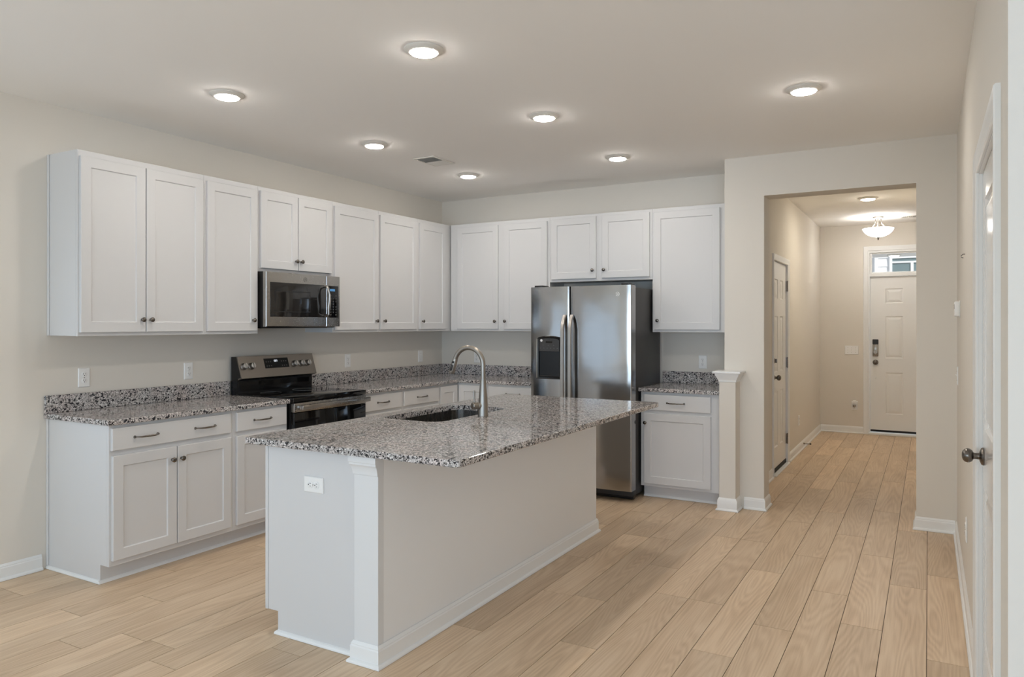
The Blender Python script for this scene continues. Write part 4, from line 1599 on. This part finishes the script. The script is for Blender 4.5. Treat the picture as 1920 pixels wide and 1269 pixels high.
# thermostat at the far end of the right wall
r = thing('thermostat', 'small white thermostat box on the wall by the hallway opening', 'thermostat', (4.6895, -1.120, 1.533), -PI / 2)
bm = bmesh.new()
bbox(bm, -0.060, 0.060, -0.004, 0, -0.052, 0.052, 0.002)
obj('back_plate', bm, M_PLATE, r)
bm = bmesh.new()
bbox(bm, -0.055, 0.055, -0.030, -0.0042, -0.046, 0.046, 0.006)
th = obj('thermostat_body', bm, M_PLATE, r, 40)
bm = bmesh.new()
bbox(bm, -0.032, 0.032, -0.0308, -0.0298, 0.0, 0.030, 0.0004, 1)
obj('thermostat_screen', bm, M_GPLAST, th)
# bare wire end left for a wall device
bm = bmesh.new()
tube(bm, [(4.690, -1.843, 1.813), (4.680, -1.845, 1.812), (4.672, -1.846, 1.804), (4.674, -1.846, 1.795), (4.682, -1.845, 1.792)], 0.0022, 8)
tag(obj('wire_hook', bm, M_GPLAST), 'tiny bare wire loop sticking out of the closet door wall', 'wire')

# spring door stop on the hallway baseboard
r = thing('door_stop', 'dark spring door stop sticking out of the hallway baseboard', 'door stop', (3.2622, 2.62, 0.055), PI / 2)
bm = bmesh.new()
lathe(bm, [(0, 0), (0.011, 0), (0.009, 0.006), (0.005, 0.010), (0, 0.010)], 14, FACE_NEG_Y)
pts = []
for k in range(120):
    a = k * 2 * PI / 10
    pts.append((0.0055 * math.cos(a), -0.008 - 0.060 * k / 119, 0.0055 * math.sin(a)))
tube(bm, pts, 0.0012, 5)
obj('spring', bm, M_PULL, r, 40)
bm = bmesh.new()
lathe(bm, [(0, 0.066), (0.0075, 0.066), (0.008, 0.070), (0.008, 0.080), (0.006, 0.083), (0, 0.083)], 14, FACE_NEG_Y)
obj('rubber_tip', bm, M_RUBBER, r, 40)

# ------------------------------------------------------------------ outside the front door
bm = bmesh.new()
box(bm, 2.0, 6.5, 4.34, 5.85, 2.44, 2.60)
struct('trim_1', bm, M_EXTW, 'white porch soffit outside the transom', 'porch')
r = thing('porch_light', 'round lit disc light in the porch soffit behind the transom', 'light', (4.089, 5.483, 2.44))
bm = bmesh.new()
lathe(bm, [(0, -0.0005), (0.095, -0.0005), (0.095, -0.006), (0.070, -0.016), (0, -0.016)], 36)
obj('trim_ring', bm, M_OFFW, r, 40)
bm = bmesh.new()
lathe(bm, [(0, -0.0162), (0.066, -0.0165), (0.060, -0.024), (0, -0.026)], 36)
obj('lens', bm, M_BOWL, r, 60)
r = thing('neighbor_house', 'white sided house front across the street through the transom', 'house', (0, 13.0, 0))
bm = bmesh.new()
for k in range(26):
    z = 0.0 + k * 0.2
    prism(bm, [(0.0, z), (-0.018, z), (-0.004, z + 0.2), (0.0, z + 0.2)], 'x', -2.0, 9.0)
box(bm, -2.0, 9.0, 0.0, 0.2, 0, 5.2)
obj('siding', bm, M_EXTW, r)
bm = bmesh.new()
bbox(bm, 3.402, 3.476, -0.05, -0.0185, 0, 5.2, 0.004)
obj('corner_board', bm, M_EXTW, r)
for wx in (3.72, 4.62):
    bm = bmesh.new()
    for x0, x1, z0, z1 in ((0, 0.06, 1.9, 3.05), (0.79, 0.85, 1.9, 3.05), (0.06, 0.79, 2.98, 3.05), (0.06, 0.79, 1.9, 1.97), (0.06, 0.79, 2.87, 2.91), (0.44, 0.50, 1.97, 2.87)):
        box(bm, wx + x0, wx + x1, -0.05, -0.0185, z0, z1)
    wf = obj('window', bm, M_EXTW, r)
    bm = bmesh.new()
    box(bm, wx + 0.05, wx + 0.80, -0.030, -0.020, 1.95, 3.0)
    obj('pane', bm, M_EXTG, wf)
bm = bmesh.new()
box(bm, -4, 12, 4.34, 30, -0.30, -0.15)
struct('ground_outside', bm, mat('pale_concrete', srgb(190, 190, 186), 0.8), 'pale ground outside the front door', 'ground')
